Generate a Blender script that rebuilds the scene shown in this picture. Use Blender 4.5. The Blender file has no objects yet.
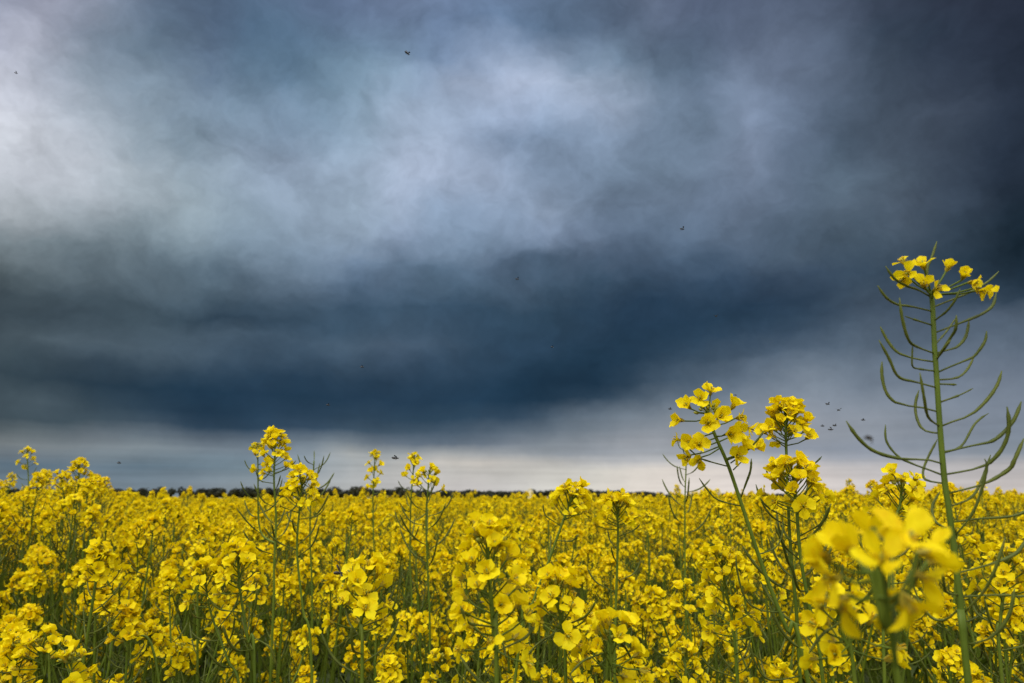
import bpy, math, random
import numpy as np
from mathutils import Vector, Matrix, Quaternion

R = math.radians
sc = bpy.context.scene
COL = sc.collection
rng = random.Random(11)

# ------------------------------------------------------------------ camera
CAM = Vector((0.0, 0.0, 1.45))
PITCH = R(12.9)
FPX = 24.0 / 36.0 * 1024.0
FW = Vector((0, math.cos(PITCH), math.sin(PITCH)))
UP = Vector((0, -math.sin(PITCH), math.cos(PITCH)))
RT = Vector((1, 0, 0))


def at(px, py, Y):
    """world point on the vertical plane y = Y seen at pixel px, py"""
    d = RT * ((px - 512) / FPX) + UP * ((341.5 - py) / FPX) + FW
    return CAM + d * (Y / d.y)


def project(p):
    d = p - CAM
    z = d.dot(FW)
    if z <= 0.01:
        return None
    return (512 + FPX * d.dot(RT) / z, 341.5 - FPX * d.dot(UP) / z)


cd = bpy.data.cameras.new("camera")
cam = bpy.data.objects.new("camera", cd)
COL.objects.link(cam)
cam.location = CAM
cam.rotation_euler = (math.pi / 2 + PITCH, 0, 0)
cd.lens = 24
cd.sensor_width = 36
cd.clip_start = 0.02
cd.clip_end = 6000
cd.dof.use_dof = True
cd.dof.focus_distance = 0.74
cd.dof.aperture_fstop = 9.0
sc.camera = cam


# ------------------------------------------------------------------ materials
def lin(c):
    c = c / 255.0
    return c / 12.92 if c <= 0.04045 else ((c + 0.055) / 1.055) ** 2.4


def rgb(r, g, b):
    return (lin(r), lin(g), lin(b), 1.0)


def nodes(m):
    m.use_nodes = True
    nt = m.node_tree
    nt.nodes.clear()
    return nt, nt.nodes, nt.links


def ramp(nt, stops, interp='LINEAR'):
    n = nt.nodes.new('ShaderNodeValToRGB')
    cr = n.color_ramp
    cr.interpolation = interp
    while len(cr.elements) > 1:
        cr.elements.remove(cr.elements[-1])
    cr.elements[0].position = stops[0][0]
    cr.elements[0].color = stops[0][1]
    for p, c in stops[1:]:
        e = cr.elements.new(p)
        e.color = c
    return n


def leafy(name, cols, transl, tcol, rough=0.5, island=True, nscale=300.0, spec=0.3):
    """thin plant tissue: varied colour per piece, fine noise, light passing through"""
    m = bpy.data.materials.new(name)
    nt, N, L = nodes(m)
    out = N.new('ShaderNodeOutputMaterial')
    geo = N.new('ShaderNodeNewGeometry')
    oi = N.new('ShaderNodeObjectInfo')
    tc = N.new('ShaderNodeTexCoord')
    noi = N.new('ShaderNodeTexNoise')
    noi.inputs['Scale'].default_value = nscale
    noi.inputs['Detail'].default_value = 3
    L.new(tc.outputs['Object'], noi.inputs['Vector'])
    a = N.new('ShaderNodeMath'); a.operation = 'MULTIPLY_ADD'
    L.new(geo.outputs['Random Per Island'], a.inputs[0])
    a.inputs[1].default_value = 0.62 if island else 0.0
    b = N.new('ShaderNodeMath'); b.operation = 'MULTIPLY_ADD'
    L.new(oi.outputs['Random'], b.inputs[0])
    b.inputs[1].default_value = 0.28
    L.new(noi.outputs['Fac'], b.inputs[2])
    c = N.new('ShaderNodeMath'); c.operation = 'ADD'
    L.new(b.outputs[0], c.inputs[0]); c.inputs[1].default_value = -0.42 if island else -0.12
    L.new(c.outputs[0], a.inputs[2])
    rp = ramp(nt, cols)
    L.new(a.outputs[0], rp.inputs['Fac'])
    bs = N.new('ShaderNodeBsdfPrincipled')
    L.new(rp.outputs['Color'], bs.inputs['Base Color'])
    bs.inputs['Roughness'].default_value = rough
    bs.inputs['Specular IOR Level'].default_value = spec
    bump = N.new('ShaderNodeBump')
    bump.inputs['Strength'].default_value = 0.15
    bump.inputs['Distance'].default_value = 0.0006
    L.new(noi.outputs['Fac'], bump.inputs['Height'])
    L.new(bump.outputs['Normal'], bs.inputs['Normal'])
    if transl > 0:
        tr = N.new('ShaderNodeBsdfTranslucent')
        mixc = N.new('ShaderNodeMix'); mixc.data_type = 'RGBA'; mixc.blend_type = 'MULTIPLY'
        mixc.inputs['Factor'].default_value = 1.0
        L.new(rp.outputs['Color'], mixc.inputs[6]); mixc.inputs[7].default_value = tcol
        L.new(mixc.outputs[2], tr.inputs['Color'])
        ms = N.new('ShaderNodeMixShader'); ms.inputs[0].default_value = transl
        L.new(bs.outputs[0], ms.inputs[1]); L.new(tr.outputs[0], ms.inputs[2])
        L.new(ms.outputs[0], out.inputs['Surface'])
    else:
        L.new(bs.outputs[0], out.inputs['Surface'])
    return m


M = {}
M['petal'] = leafy('petal_yellow', [(0.0, (0.82, 0.53, 0.002, 1)), (0.3, (0.87, 0.665, 0.003, 1)),
                                    (0.7, (0.90, 0.74, 0.004, 1)), (1.0, (0.91, 0.785, 0.010, 1))],
                   0.40, (1.0, 0.97, 0.5, 1), 0.6, True, 260, 0.12)
M['stamen'] = leafy('stamen_ochre', [(0.0, (0.50, 0.30, 0.008, 1)), (1.0, (0.70, 0.48, 0.012, 1))], 0.1, (1, 1, 1, 1), 0.6)
M['sepal'] = leafy('sepal_olive', [(0.0, (0.30, 0.24, 0.02, 1)), (1.0, (0.52, 0.42, 0.03, 1))], 0.2, (1, 1, .6, 1), 0.55)
M['bud'] = leafy('bud_green', [(0.0, (0.20, 0.22, 0.03, 1)), (0.6, (0.34, 0.34, 0.035, 1)), (1.0, (0.60, 0.47, 0.03, 1))], 0.1, (1, 1, .6, 1), 0.5)
M['stem'] = leafy('stem_green', [(0.0, (0.050, 0.078, 0.008, 1)), (0.5, (0.088, 0.130, 0.011, 1)), (1.0, (0.14, 0.175, 0.018, 1))], 0.0, (1, 1, 1, 1), 0.5, False, 60, 0.2)
M['pod'] = leafy('pod_green', [(0.0, (0.040, 0.052, 0.010, 1)), (0.45, (0.068, 0.088, 0.012, 1)), (0.8, (0.10, 0.12, 0.016, 1)), (1.0, (0.15, 0.11, 0.028, 1))], 0.0, (1, 1, 1, 1), 0.5, True, 90, 0.2)
M['leaf'] = leafy('leaf_green', [(0.0, (0.022, 0.042, 0.006, 1)), (0.6, (0.048, 0.076, 0.010, 1)), (1.0, (0.09, 0.12, 0.016, 1))], 0.3, (0.9, 1, 0.4, 1), 0.5, True, 40, 0.4)
M['wood'] = leafy('far_tree_green', [(0.0, (0.008, 0.011, 0.008, 1)), (0.5, (0.013, 0.018, 0.011, 1)), (0.85, (0.022, 0.026, 0.014, 1)), (1.0, (0.036, 0.024, 0.020, 1))], 0.0, (1, 1, 1, 1), 0.8, True, 0.2)
M['insect'] = leafy('insect_black', [(0.0, (0.006, 0.006, 0.008, 1)), (1.0, (0.02, 0.016, 0.014, 1))], 0.0, (1, 1, 1, 1), 0.3, False, 900, 0.5)
M['wing'] = leafy('insect_wing', [(0.0, (0.02, 0.02, 0.02, 1)), (1.0, (0.05, 0.048, 0.045, 1))], 0.4, (1, 1, 1, 1), 0.3, False, 900, 0.5)
M['pale_wall'] = leafy('pale_render', [(0.0, (0.50, 0.49, 0.47, 1)), (1.0, (0.62, 0.61, 0.59, 1))], 0.0, (1, 1, 1, 1), 0.8, False, 0.6)
M['pale_roof'] = leafy('pale_roofing', [(0.0, (0.55, 0.56, 0.57, 1)), (1.0, (0.68, 0.68, 0.68, 1))], 0.0, (1, 1, 1, 1), 0.6, False, 0.6)
MLIST = ['petal', 'stamen', 'sepal', 'bud', 'stem', 'pod', 'leaf', 'wood', 'insect', 'wing', 'pale_wall', 'pale_roof']


def soil_material():
    m = bpy.data.materials.new('soil')
    nt, N, L = nodes(m)
    out = N.new('ShaderNodeOutputMaterial')
    bs = N.new('ShaderNodeBsdfPrincipled'); bs.inputs['Roughness'].default_value = 0.9
    tc = N.new('ShaderNodeTexCoord')
    n1 = N.new('ShaderNodeTexNoise'); n1.inputs['Scale'].default_value = 14; n1.inputs['Detail'].default_value = 8
    L.new(tc.outputs['Object'], n1.inputs['Vector'])
    rp = ramp(nt, [(0.3, (0.030, 0.022, 0.014, 1)), (0.55, (0.062, 0.046, 0.028, 1)), (0.75, (0.045, 0.055, 0.020, 1))])
    L.new(n1.outputs['Fac'], rp.inputs['Fac'])
    L.new(rp.outputs['Color'], bs.inputs['Base Color'])
    bp = N.new('ShaderNodeBump'); bp.inputs['Strength'].default_value = 0.8; bp.inputs['Distance'].default_value = 0.03
    L.new(n1.outputs['Fac'], bp.inputs['Height']); L.new(bp.outputs['Normal'], bs.inputs['Normal'])
    L.new(bs.outputs[0], out.inputs['Surface'])
    return m


def crop_material():
    m = bpy.data.materials.new('far_crop_bloom')
    nt, N, L = nodes(m)
    out = N.new('ShaderNodeOutputMaterial')
    bs = N.new('ShaderNodeBsdfPrincipled'); bs.inputs['Roughness'].default_value = 0.8
    bs.inputs['Specular IOR Level'].default_value = 0.1
    tc = N.new('ShaderNodeTexCoord')
    n1 = N.new('ShaderNodeTexNoise'); n1.inputs['Scale'].default_value = 3.0; n1.inputs['Detail'].default_value = 6
    L.new(tc.outputs['Object'], n1.inputs['Vector'])
    rp = ramp(nt, [(0.25, (0.12, 0.13, 0.02, 1)), (0.45, (0.55, 0.42, 0.012, 1)), (0.7, (0.80, 0.60, 0.012, 1))])
    L.new(n1.outputs['Fac'], rp.inputs['Fac'])
    L.new(rp.outputs['Color'], bs.inputs['Base Color'])
    L.new(bs.outputs[0], out.inputs['Surface'])
    return m


M['soil'] = soil_material()
M['far_crop'] = crop_material()


# ------------------------------------------------------------------ mesh builder
class MB:
    def __init__(self):
        self.v = []; self.f = []; self.m = []; self.n = 0

    def add(self, verts, faces, mat):
        o = self.n
        self.v.append(np.asarray(verts, dtype=np.float64).reshape(-1, 3))
        self.n += len(self.v[-1])
        self.f.extend([tuple(i + o for i in f) for f in faces])
        k = MLIST.index(mat) if isinstance(mat, str) else None
        self.m.extend([k] * len(faces) if k is not None else mat)

    def merge(self, other, mat4):
        """add another builder's geometry through a matrix"""
        a = np.array(mat4)
        v = other.verts() @ a[:3, :3].T + a[:3, 3]
        self.add(v, other.f, list(other.m))

    def verts(self):
        return np.concatenate(self.v) if self.v else np.zeros((0, 3))

    def mesh(self, name):
        me = bpy.data.meshes.new(name)
        used = sorted(set(self.m))
        re = {k: i for i, k in enumerate(used)}
        me.from_pydata(self.verts().tolist(), [], self.f)
        for k in used:
            me.materials.append(M[MLIST[k]])
        me.polygons.foreach_set('material_index', [re[k] for k in self.m])
        me.polygons.foreach_set('use_smooth', [True] * len(self.f))
        me.update()
        return me


def link(name, me, parent=None, mat4=None):
    o = bpy.data.objects.new(name, me)
    COL.objects.link(o)
    if parent is not None:
        o.parent = parent
    if mat4 is not None:
        o.matrix_basis = mat4
    return o


def tag(o, label=None, cat=None, group=None, kind=None):
    if label: o['label'] = label
    if cat: o['category'] = cat
    if group: o['group'] = group
    if kind: o['kind'] = kind
    return o


def frame(d):
    d = d.normalized()
    a = Vector((0, 0, 1)) if abs(d.z) < 0.9 else Vector((1, 0, 0))
    x = a.cross(d).normalized()
    return x, d.cross(x), d


def tube(mb, pts, rad, sides, mat, cap=True):
    n = len(pts)
    V = []
    px = None
    for i in range(n):
        t = (pts[min(i + 1, n - 1)] - pts[max(i - 1, 0)])
        if t.length < 1e-9: t = Vector((0, 0, 1))
        t.normalize()
        if px is None:
            x, y, _ = frame(t)
        else:
            x = (px - t * px.dot(t))
            x = x.normalized() if x.length > 1e-6 else frame(t)[0]
            y = t.cross(x)
        px = x
        for k in range(sides):
            a = 2 * math.pi * k / sides
            p = pts[i] + (x * math.cos(a) + y * math.sin(a)) * rad[i]
            V.append((p.x, p.y, p.z))
    F = []
    for i in range(n - 1):
        for k in range(sides):
            k2 = (k + 1) % sides
            F.append((i * sides + k, i * sides + k2, (i + 1) * sides + k2, (i + 1) * sides + k))
    if cap:
        F.append(tuple((n - 1) * sides + k for k in range(sides)))
        F.append(tuple(reversed(range(sides))))
    mb.add(V, F, mat)


def spline(pts, per=4):
    """Catmull-Rom through pts"""
    out = []
    n = len(pts)
    for i in range(n - 1):
        p0 = pts[max(i - 1, 0)]; p1 = pts[i]; p2 = pts[i + 1]; p3 = pts[min(i + 2, n - 1)]
        for k in range(per):
            t = k / per
            out.append(0.5 * ((2 * p1) + (p2 - p0) * t + (2 * p0 - 5 * p1 + 4 * p2 - p3) * t * t + (3 * p1 - p0 - 3 * p2 + p3) * t ** 3))
    out.append(pts[-1].copy())
    return out


def arclen(pts):
    s = [0.0]
    for a, b in zip(pts, pts[1:]):
        s.append(s[-1] + (b - a).length)
    return s


def along(pts, s, d):
    """point and tangent at arc length d"""
    d = min(max(d, 0.0), s[-1])
    for i in range(len(s) - 1):
        if d <= s[i + 1] or i == len(s) - 2:
            t = (d - s[i]) / max(s[i + 1] - s[i], 1e-9)
            return pts[i].lerp(pts[i + 1], t), (pts[i + 1] - pts[i]).normalized()


# ------------------------------------------------------------------ flower
def make_flower(r, flare, wilt=0.0, petals=4, nu=4, nw=3, lf=1.0, wf=1.0):
    """one four-petalled bloom, base at the origin, facing +z (metres)"""
    mb = MB()
    size = r.uniform(0.92, 1.12)
    for k in range(4):
        if k >= petals:
            continue
        a = k * math.pi / 2 + r.uniform(-0.22, 0.22)
        fl = flare + r.uniform(-0.35, 0.30)
        L = 0.0122 * lf * size * r.uniform(0.92, 1.08)
        W = 0.0053 * wf * size * r.uniform(0.9, 1.12)
        droop = r.uniform(-0.3, 0.75) + wilt * 0.8
        twist = r.uniform(-0.6, 0.6)
        cup = r.uniform(-0.4, 0.9)
        wav = r.uniform(0, 6.28)
        V, F = [], []
        p = Vector((0.0, 0, 0.0022)); ang = 0.12
        prev = 0.0
        for i in range(nu + 1):
            t = i / nu
            tt = t * 0.985
            if i:
                seg = (t - prev) * L
                ang_t = 0.12 + (fl - 0.12) * min(1.0, tt / 0.38) + droop * max(0.0, tt - 0.45)
                p = p + Vector((math.sin(ang_t), 0, math.cos(ang_t))) * seg
                prev = t
            else:
                ang_t = ang
            w = W * (0.16 + 0.84 * math.sin(min(1.0, max(0.0, (tt - 0.12) / 0.56)) * math.pi / 2) ** 1.3) if tt < 0.70 else W * math.sqrt(max(0.05, 1 - ((tt - 0.66) / 0.36) ** 2))
            w *= (1 - 0.35 * wilt)
            nrm = Vector((-math.cos(ang_t), 0, math.sin(ang_t)))
            for j in range(nw + 1):
                q = (j / nw) * 2 - 1
                off = cup * (q * q - 0.4) * w * 0.55 + 0.20 * w * math.sin(wav + 4.5 * q + 6 * t) + twist * q * w * t
                tipn = -(q * q) * 0.0012 * size if i == nu else 0.0
                pp = p + Vector((0, 1, 0)) * (q * w) + nrm * off + Vector((math.sin(ang_t), 0, math.cos(ang_t))) * tipn
                c, s = math.cos(a), math.sin(a)
                V.append((pp.x * c - pp.y * s, pp.x * s + pp.y * c, pp.z))
        for i in range(nu):
            for j in range(nw):
                b = i * (nw + 1) + j
                F.append((b, b + 1, b + nw + 2, b + nw + 1))
        mb.add(V, F, 'petal')
    for k in range(4):                                            # sepals
        a = k * math.pi / 2 + math.pi / 4
        d = Vector((math.cos(a), math.sin(a), 0)); t = Vector((-d.y, d.x, 0))
        o = 0.35 + r.uniform(-0.1, 0.25)
        pts = [d * 0.0007 + t * 0.0007, d * 0.0007 - t * 0.0007,
               d * (0.0012 + 0.0028 * o) - t * 0.0012 + Vector((0, 0, 0.0032)), d * (0.0012 + 0.0028 * o) + t * 0.0012 + Vector((0, 0, 0.0032)),
               d * (0.0012 + 0.006 * o) + Vector((0, 0, 0.0062))]
        mb.add([p[:] for p in pts], [(0, 1, 2, 3), (3, 2, 4)], 'sepal')
    for k in range(6):                                            # stamens
        a = k * math.pi / 3 + r.uniform(-0.2, 0.2)
        d = Vector((math.cos(a), math.sin(a), 0))
        h = 0.0078 if k % 3 else 0.0062
        tip = d * 0.0022 + Vector((0, 0, h))
        base = d * 0.0006
        tube(mb, [base, tip], [0.00025, 0.00022], 3, 'stamen', False)
        up = Vector((0, 0, 0.0011))
        tube(mb, [tip - up, tip + d * 0.0003, tip + up], [0.0003, 0.00062, 0.0002], 4, 'stamen')
    tube(mb, [Vector((0, 0, -0.0004)), Vector((0, 0, 0.001)), Vector((0, 0, 0.006)), Vector((0, 0, 0.0088))], [0.0008, 0.0012, 0.0008, 0.0007], 5, 'bud')
    return mb


fr = random.Random(3)
FLOWERS = [make_flower(fr, fl, w, p) for fl, w, p in ((1.0, 0, 4), (1.2, 0, 4), (0.85, 0, 4), (0.72, 0.0, 4), (1.25, 0.2, 4), (0.95, 0.1, 4), (0.5, 0.1, 4), (1.1, 0.9, 3), (0.85, 0.8, 2), (1.35, 0.3, 4), (0.9, 0.55, 4), (0.75, 0.7, 4))]
FLOWERS += [make_flower(fr, fl, w, p, 7, 4, 1.42, wf) for fl, w, p, wf in ((0.8, 0.15, 4, 0.86), (1.05, 0.3, 4, 0.95), (0.6, 0.2, 4, 0.9), (1.2, 0.5, 3, 1.0))]
FLOWER_MESH = [f.mesh('flower') for f in FLOWERS]
LOWFLOWERS = [make_flower(fr, fl, 0, 4, 2, 1) for fl in (1.0, 1.2, 1.35)]


def bud_into(mb, p, d, ln, w):
    x, y, z = frame(d)
    V = [p]
    for h, rr in ((0.3, 1.0), (0.7, 0.85)):
        for k in range(5):
            a = k * 2 * math.pi / 5
            V.append(p + z * (ln * h) + (x * math.cos(a) + y * math.sin(a)) * (w * rr))
    V.append(p + z * ln)
    F = []
    for k in range(5):
        k2 = (k + 1) % 5
        F += [(0, 1 + k2, 1 + k), (1 + k, 1 + k2, 6 + k2, 6 + k), (6 + k, 6 + k2, 11)]
    mb.add([q[:] for q in V], F, 'bud')


def pod_path(p, axis, out, r, ped, ln, ang, turn):
    d0 = out * math.sin(ang) + axis * math.cos(ang)
    side = out.cross(axis).normalized()
    pts = [p.copy()]
    n1, n2 = 3, 6
    sw = r.uniform(-0.25, 0.25)
    d = d0.normalized()
    for i in range(n1):
        pts.append(pts[-1] + d * (ped / n1))
    tgt = (axis * 1.0 + out * r.uniform(0.0, 0.35) + Vector((0, 0, 0.4))).normalized()
    for i in range(n2):
        d = (d.lerp(tgt, turn) + side * sw * 0.12).normalized()
        pts.append(pts[-1] + d * (ln / n2))
    rad = [0.00062, 0.00055, 0.00058, 0.00095]
    return pts, rad


def pod_into(mb, pts, ped_frac, w, sides=5):
    """pedicel and pod as one tapering tube along pts"""
    s = arclen(pts)
    T = s[-1]
    N = 13
    P, Rr = [], []
    ph = (pts[-1].x * 977.0 + pts[-1].z * 613.0) % 6.28
    N = 17
    for i in range(N):
        if i < 3:
            t = ped_frac * i / 3.0
            rr = 0.00068
        else:
            q = (i - 3) / (N - 4)
            t = ped_frac + (1 - ped_frac) * q
            if q < 0.06: rr = 0.0010
            elif q < 0.86: rr = w * (0.92 + 0.08 * math.sin(q * 3.4) + 0.09 * math.sin(q * 33 + ph) + 0.05 * math.sin(q * 11 + ph))
            elif q < 0.93: rr = w * 0.55
            else: rr = w * 0.30
        P.append(along(pts, s, t * T)[0]); Rr.append(rr)
    tube(mb, P, Rr, sides, 'pod')


# ------------------------------------------------------------------ raceme: flowers, buds and pods along an axis
def raceme(axis, r, nfl=13, zone=0.045, ped=0.017, npod=9, podgap=0.011, podlen=0.045, bare=0.012, buds=True, wiltn=2, podw=0.0015, bloom=1.0):
    """axis: points base -> tip. Returns dict: cluster MB (buds + flower stalks), flowers [(matrix, i)], pods [(pts, frac, w)]"""
    s = arclen(axis); T = s[-1]
    cl = MB(); fl = []; pods = []
    az = r.uniform(0, 6.28)
    tip, tdir = along(axis, s, T)
    if buds:
        nb = r.randint(9, 14)
        for k in range(nb):
            az += 2.4
            x, y, z = frame(tdir)
            o = x * math.cos(az) + y * math.sin(az)
            f = k / nb
            d = (z * (1 - f * 0.75) + o * (0.15 + f)).normalized()
            b0 = tip - z * (0.004 * f)
            b1 = b0 + d * (0.004 + 0.006 * f)
            tube(cl, [b0, b1], [0.0005, 0.0006], 3, 'bud', False)
            bud_into(cl, b1 - d * 0.0005, d, 0.0045 + 0.0025 * f, 0.0012 + 0.0007 * f)
    for k in range(nfl):
        az += 2.39996 + r.uniform(-0.25, 0.25)
        f = (k + 0.5) / nfl
        p, ax = along(axis, s, T - 0.004 - zone * f ** 1.1)
        x, y, z = frame(ax)
        o = x * math.cos(az) + y * math.sin(az)
        ang = 0.45 + 0.95 * f + r.uniform(-0.15, 0.15)
        L = ped * (0.72 + 0.42 * f) * r.uniform(0.85, 1.15)
        d = o * math.sin(ang) + z * math.cos(ang)
        d2 = (d + Vector((0, 0, r.uniform(0.05, 0.35)))).normalized()
        e = p + d * (L * 0.6) + d2 * (L * 0.4)
        tube(cl, [p, p + d * (L * 0.6), e], [0.00075, 0.0006, 0.00075], 4, 'stem', False)
        face = (d2 + Vector((r.uniform(-.3, .3), r.uniform(-.3, .3), r.uniform(-0.35, 0.45)))).normalized()
        q = face.to_track_quat('Z', 'Y') @ Quaternion((0, 0, 1), r.uniform(0, 6.28))
        sz = r.uniform(0.9, 1.1) * bloom
        i = r.choice((0, 1, 2, 3, 2, 5, 9, 6, 3, 10)) if k < nfl - wiltn else r.choice((4, 7, 8))
        fl.append((Matrix.LocRotScale(e, q, Vector((sz, sz, sz))), i))
    for k in range(npod):
        az += 2.39996 + r.uniform(-0.3, 0.3)
        dd = T - zone - bare - k * podgap * r.uniform(0.9, 1.1)
        if dd < 0.015:
            break
        p, ax = along(axis, s, dd)
        x, y, z = frame(ax)
        o = x * math.cos(az) + y * math.sin(az)
        f = min(1.0, (k + 1) / 9.0)
        ln = podlen * (0.35 + 0.65 * f) * r.uniform(0.8, 1.15)
        pts, _ = pod_path(p, z, o, r, ped * r.uniform(0.75, 1.15), ln, r.uniform(1.05, 1.4), r.uniform(0.12, 0.30))
        frac = ped / (ped + ln)
        pods.append((spline(pts, 2), frac, podw * (0.55 + 0.45 * f)))
    return {'cl': cl, 'fl': fl, 'pods': pods}


def leaf_into(mb, p, out, up, ln, w, r, mat='leaf'):
    side = out.cross(up).normalized()
    nu = 6
    V, F = [], []
    pos = p.copy()
    d = (out * 0.75 + up * 0.65).normalized()
    bend = r.uniform(0.16, 0.34)
    tw = r.uniform(-0.4, 0.4)
    for i in range(nu + 1):
        t = i / nu
        ww = w * (math.sin(math.pi * min(1, 0.16 + 0.84 * t)) ** 0.8 * (1 - 0.25 * t)) * (1 + 0.1 * math.sin(i * 2.3))
        n = side.cross(d).normalized()
        for j in (-1, 0, 1):
            V.append((pos + side * (j * ww) + n * (abs(j) * ww * 0.35 + j * tw * ww * t))[:])
        pos = pos + d * (ln / nu)
        d = (d - up * bend).normalized()
    for i in range(nu):
        for j in range(2):
            b = i * 3 + j
            F.append((b, b + 1, b + 4, b + 3))
    mb.add(V, F, mat)


# ------------------------------------------------------------------ a whole plant as data
def plant_data(r, H=1.3, nb=4, pods=True, spread=1.0, podheavy=0.5):
    """main stem with side branches; every branch ends in a raceme"""
    stem = MB(); racs = []; leaves = []
    lean = Vector((r.uniform(-1, 1), r.uniform(-1, 1), 0)) * 0.07
    wob = Vector((r.uniform(-1, 1), r.uniform(-1, 1), 0)) * 0.03
    ctrl = [Vector((0, 0, -0.02)), Vector((0, 0, H * 0.3)) + wob * 0.5, Vector((0, 0, H * 0.65)) + lean * 0.5 + wob, Vector((0, 0, H)) + lean]
    main = spline(ctrl, 6)
    s = arclen(main); T = s[-1]
    n = len(main)
    tube(stem, main, [0.0052 * (1 - 0.72 * (i / (n - 1)) ** 1.2) for i in range(n)], 6, 'stem')
    axes = [main]
    az = r.uniform(0, 6.28)
    for b in range(nb):
        az += 2.4 + r.uniform(-0.4, 0.4)
        f = 0.44 + 0.32 * (b + r.uniform(0, 0.7)) / nb
        p, ax = along(main, s, T * f)
        o = Vector((math.cos(az), math.sin(az), 0))
        top = H * (0.985 - 0.27 * r.random() ** 1.3)
        ln = max(0.12, top - p.z)
        rad = spread * r.uniform(0.07, 0.17)
        c = [p, p + o * rad * 0.45 + Vector((0, 0, ln * 0.30)), p + o * rad * 0.85 + Vector((0, 0, ln * 0.66)), p + o * rad * 1.05 + Vector((r.uniform(-.02, .02), r.uniform(-.02, .02), ln))]
        br = spline(c, 5)
        m = len(br)
        tube(stem, br, [0.0027 - 0.0013 * i / (m - 1) for i in range(m)], 5, 'stem')
        axes.append(br)
        lm = MB()
        leaf_into(lm, p - ax * 0.004, o, Vector((0, 0, 1)), r.uniform(0.07, 0.13), r.uniform(0.009, 0.017), r)
        leaves.append(lm)
    for k in range(4):                                             # broad lower leaves
        az += 2.4
        p, ax = along(main, s, T * (0.22 + 0.30 * k / 4))
        o = Vector((math.cos(az), math.sin(az), 0))
        lm = MB()
        leaf_into(lm, p, o, Vector((0, 0, 1)), r.uniform(0.16, 0.26), r.uniform(0.03, 0.05), r)
        leaves.append(lm)
    for i, axp in enumerate(axes):
        big = 1.0 if i == 0 else r.uniform(0.7, 1.0)
        npod = int(r.uniform(4, 12) * (1.4 if i == 0 else 0.8) * (0.5 + podheavy)) if pods else 0
        racs.append(raceme(axp, r, nfl=int(r.uniform(12, 21) * big) + 1, zone=r.uniform(0.022, 0.046) * big, ped=r.uniform(0.011, 0.018),
                           npod=npod, podgap=r.uniform(0.009, 0.014), podlen=r.uniform(0.04, 0.062), podw=r.uniform(0.0011, 0.0016), bloom=0.95))
    return {'stem': stem, 'racs': racs, 'leaves': leaves, 'H': H}


def flowers_into(mb, rac, bank=None):
    for m4, i in rac['fl']:
        mb.merge((bank or FLOWERS)[i if bank is None else i % len(bank)], m4)


def pods_into(mb, rac):
    for pts, frac, w in rac['pods']:
        pod_into(mb, pts, frac, w)


def build_plant(d, split, loc=(0, 0, 0)):
    """link one plant: Empty root > stem, flower_cluster (> flower), pods, leaves"""
    root = bpy.data.objects.new('rapeseed_plant', None)
    root.empty_display_size = 0.05
    COL.objects.link(root)
    root.location = loc
    link('stem', d['stem'].mesh('stem'), root)
    for lm in d['leaves']:
        link('leaf', lm.mesh('leaf'), root)
    npods = 0
    for rac in d['racs']:
        if split:
            if rac['cl'].n:
                c = link('flower_cluster', rac['cl'].mesh('flower_cluster'), root)
                for m4, i in rac['fl']:
                    link('flower', FLOWER_MESH[i], c, m4)
            for pts, frac, w in rac['pods']:
                npods += 1
                if npods > 95: break
                mb = MB(); pod_into(mb, pts, frac, w)
                link('seed_pod', mb.mesh('seed_pod'), root)
        else:
            mb = MB()
            if rac['cl'].n:
                mb.merge(rac['cl'], Matrix())
            flowers_into(mb, rac)
            if mb.n:
                link('flower_cluster', mb.mesh('flower_cluster'), root)
            if rac['pods']:
                mb = MB(); pods_into(mb, rac)
                link('pod_spray', mb.mesh('pod_spray'), root)
    return root


def children_map():
    cm = {}
    for o in COL.objects:
        if o.parent is not None:
            cm.setdefault(o.parent.name, []).append(o)
    return cm


def copy_tree(o, cm):
    r = o.copy()
    COL.objects.link(r)
    for ch in cm.get(o.name, ()):
        c = ch.copy(); COL.objects.link(c); c.parent = r
        for g in cm.get(ch.name, ()):
            e = g.copy(); COL.objects.link(e); e.parent = c
    return r


# ------------------------------------------------------------------ the named plants traced from the photograph
def c1(*p): return [(860 + x * 0.1758, 230 + y * 0.1757) for x, y in p]
def c2(*p): return [(840 + x * 0.2049, 340 + y * 0.205) for x, y in p]
def c3(*p): return [(790 + x * 0.312, 470 + y * 0.312) for x, y in p]
def c4(*p): return [(660 + x * 0.1903, 370 + y * 0.1903) for x, y in p]


def stem_to_ground(px_pts, Y, foot=(0, 0.03)):
    pts = [at(x, y, Y) for x, y in px_pts]
    low = pts[-1]
    d = (pts[-1] - pts[-2]).normalized()
    z = low.z
    g = Vector((low.x + d.x / max(0.3, -d.z) * z * 0.25 + foot[0], low.y + foot[1], -0.02))
    mid = low.lerp(g, 0.45) + d.cross(Vector((0, 1, 0))) * 0.0 + Vector((d.x * 0.05, 0, 0))
    pts += [mid, g]
    pts.reverse()                                                  # ground -> tip
    return pts


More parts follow.
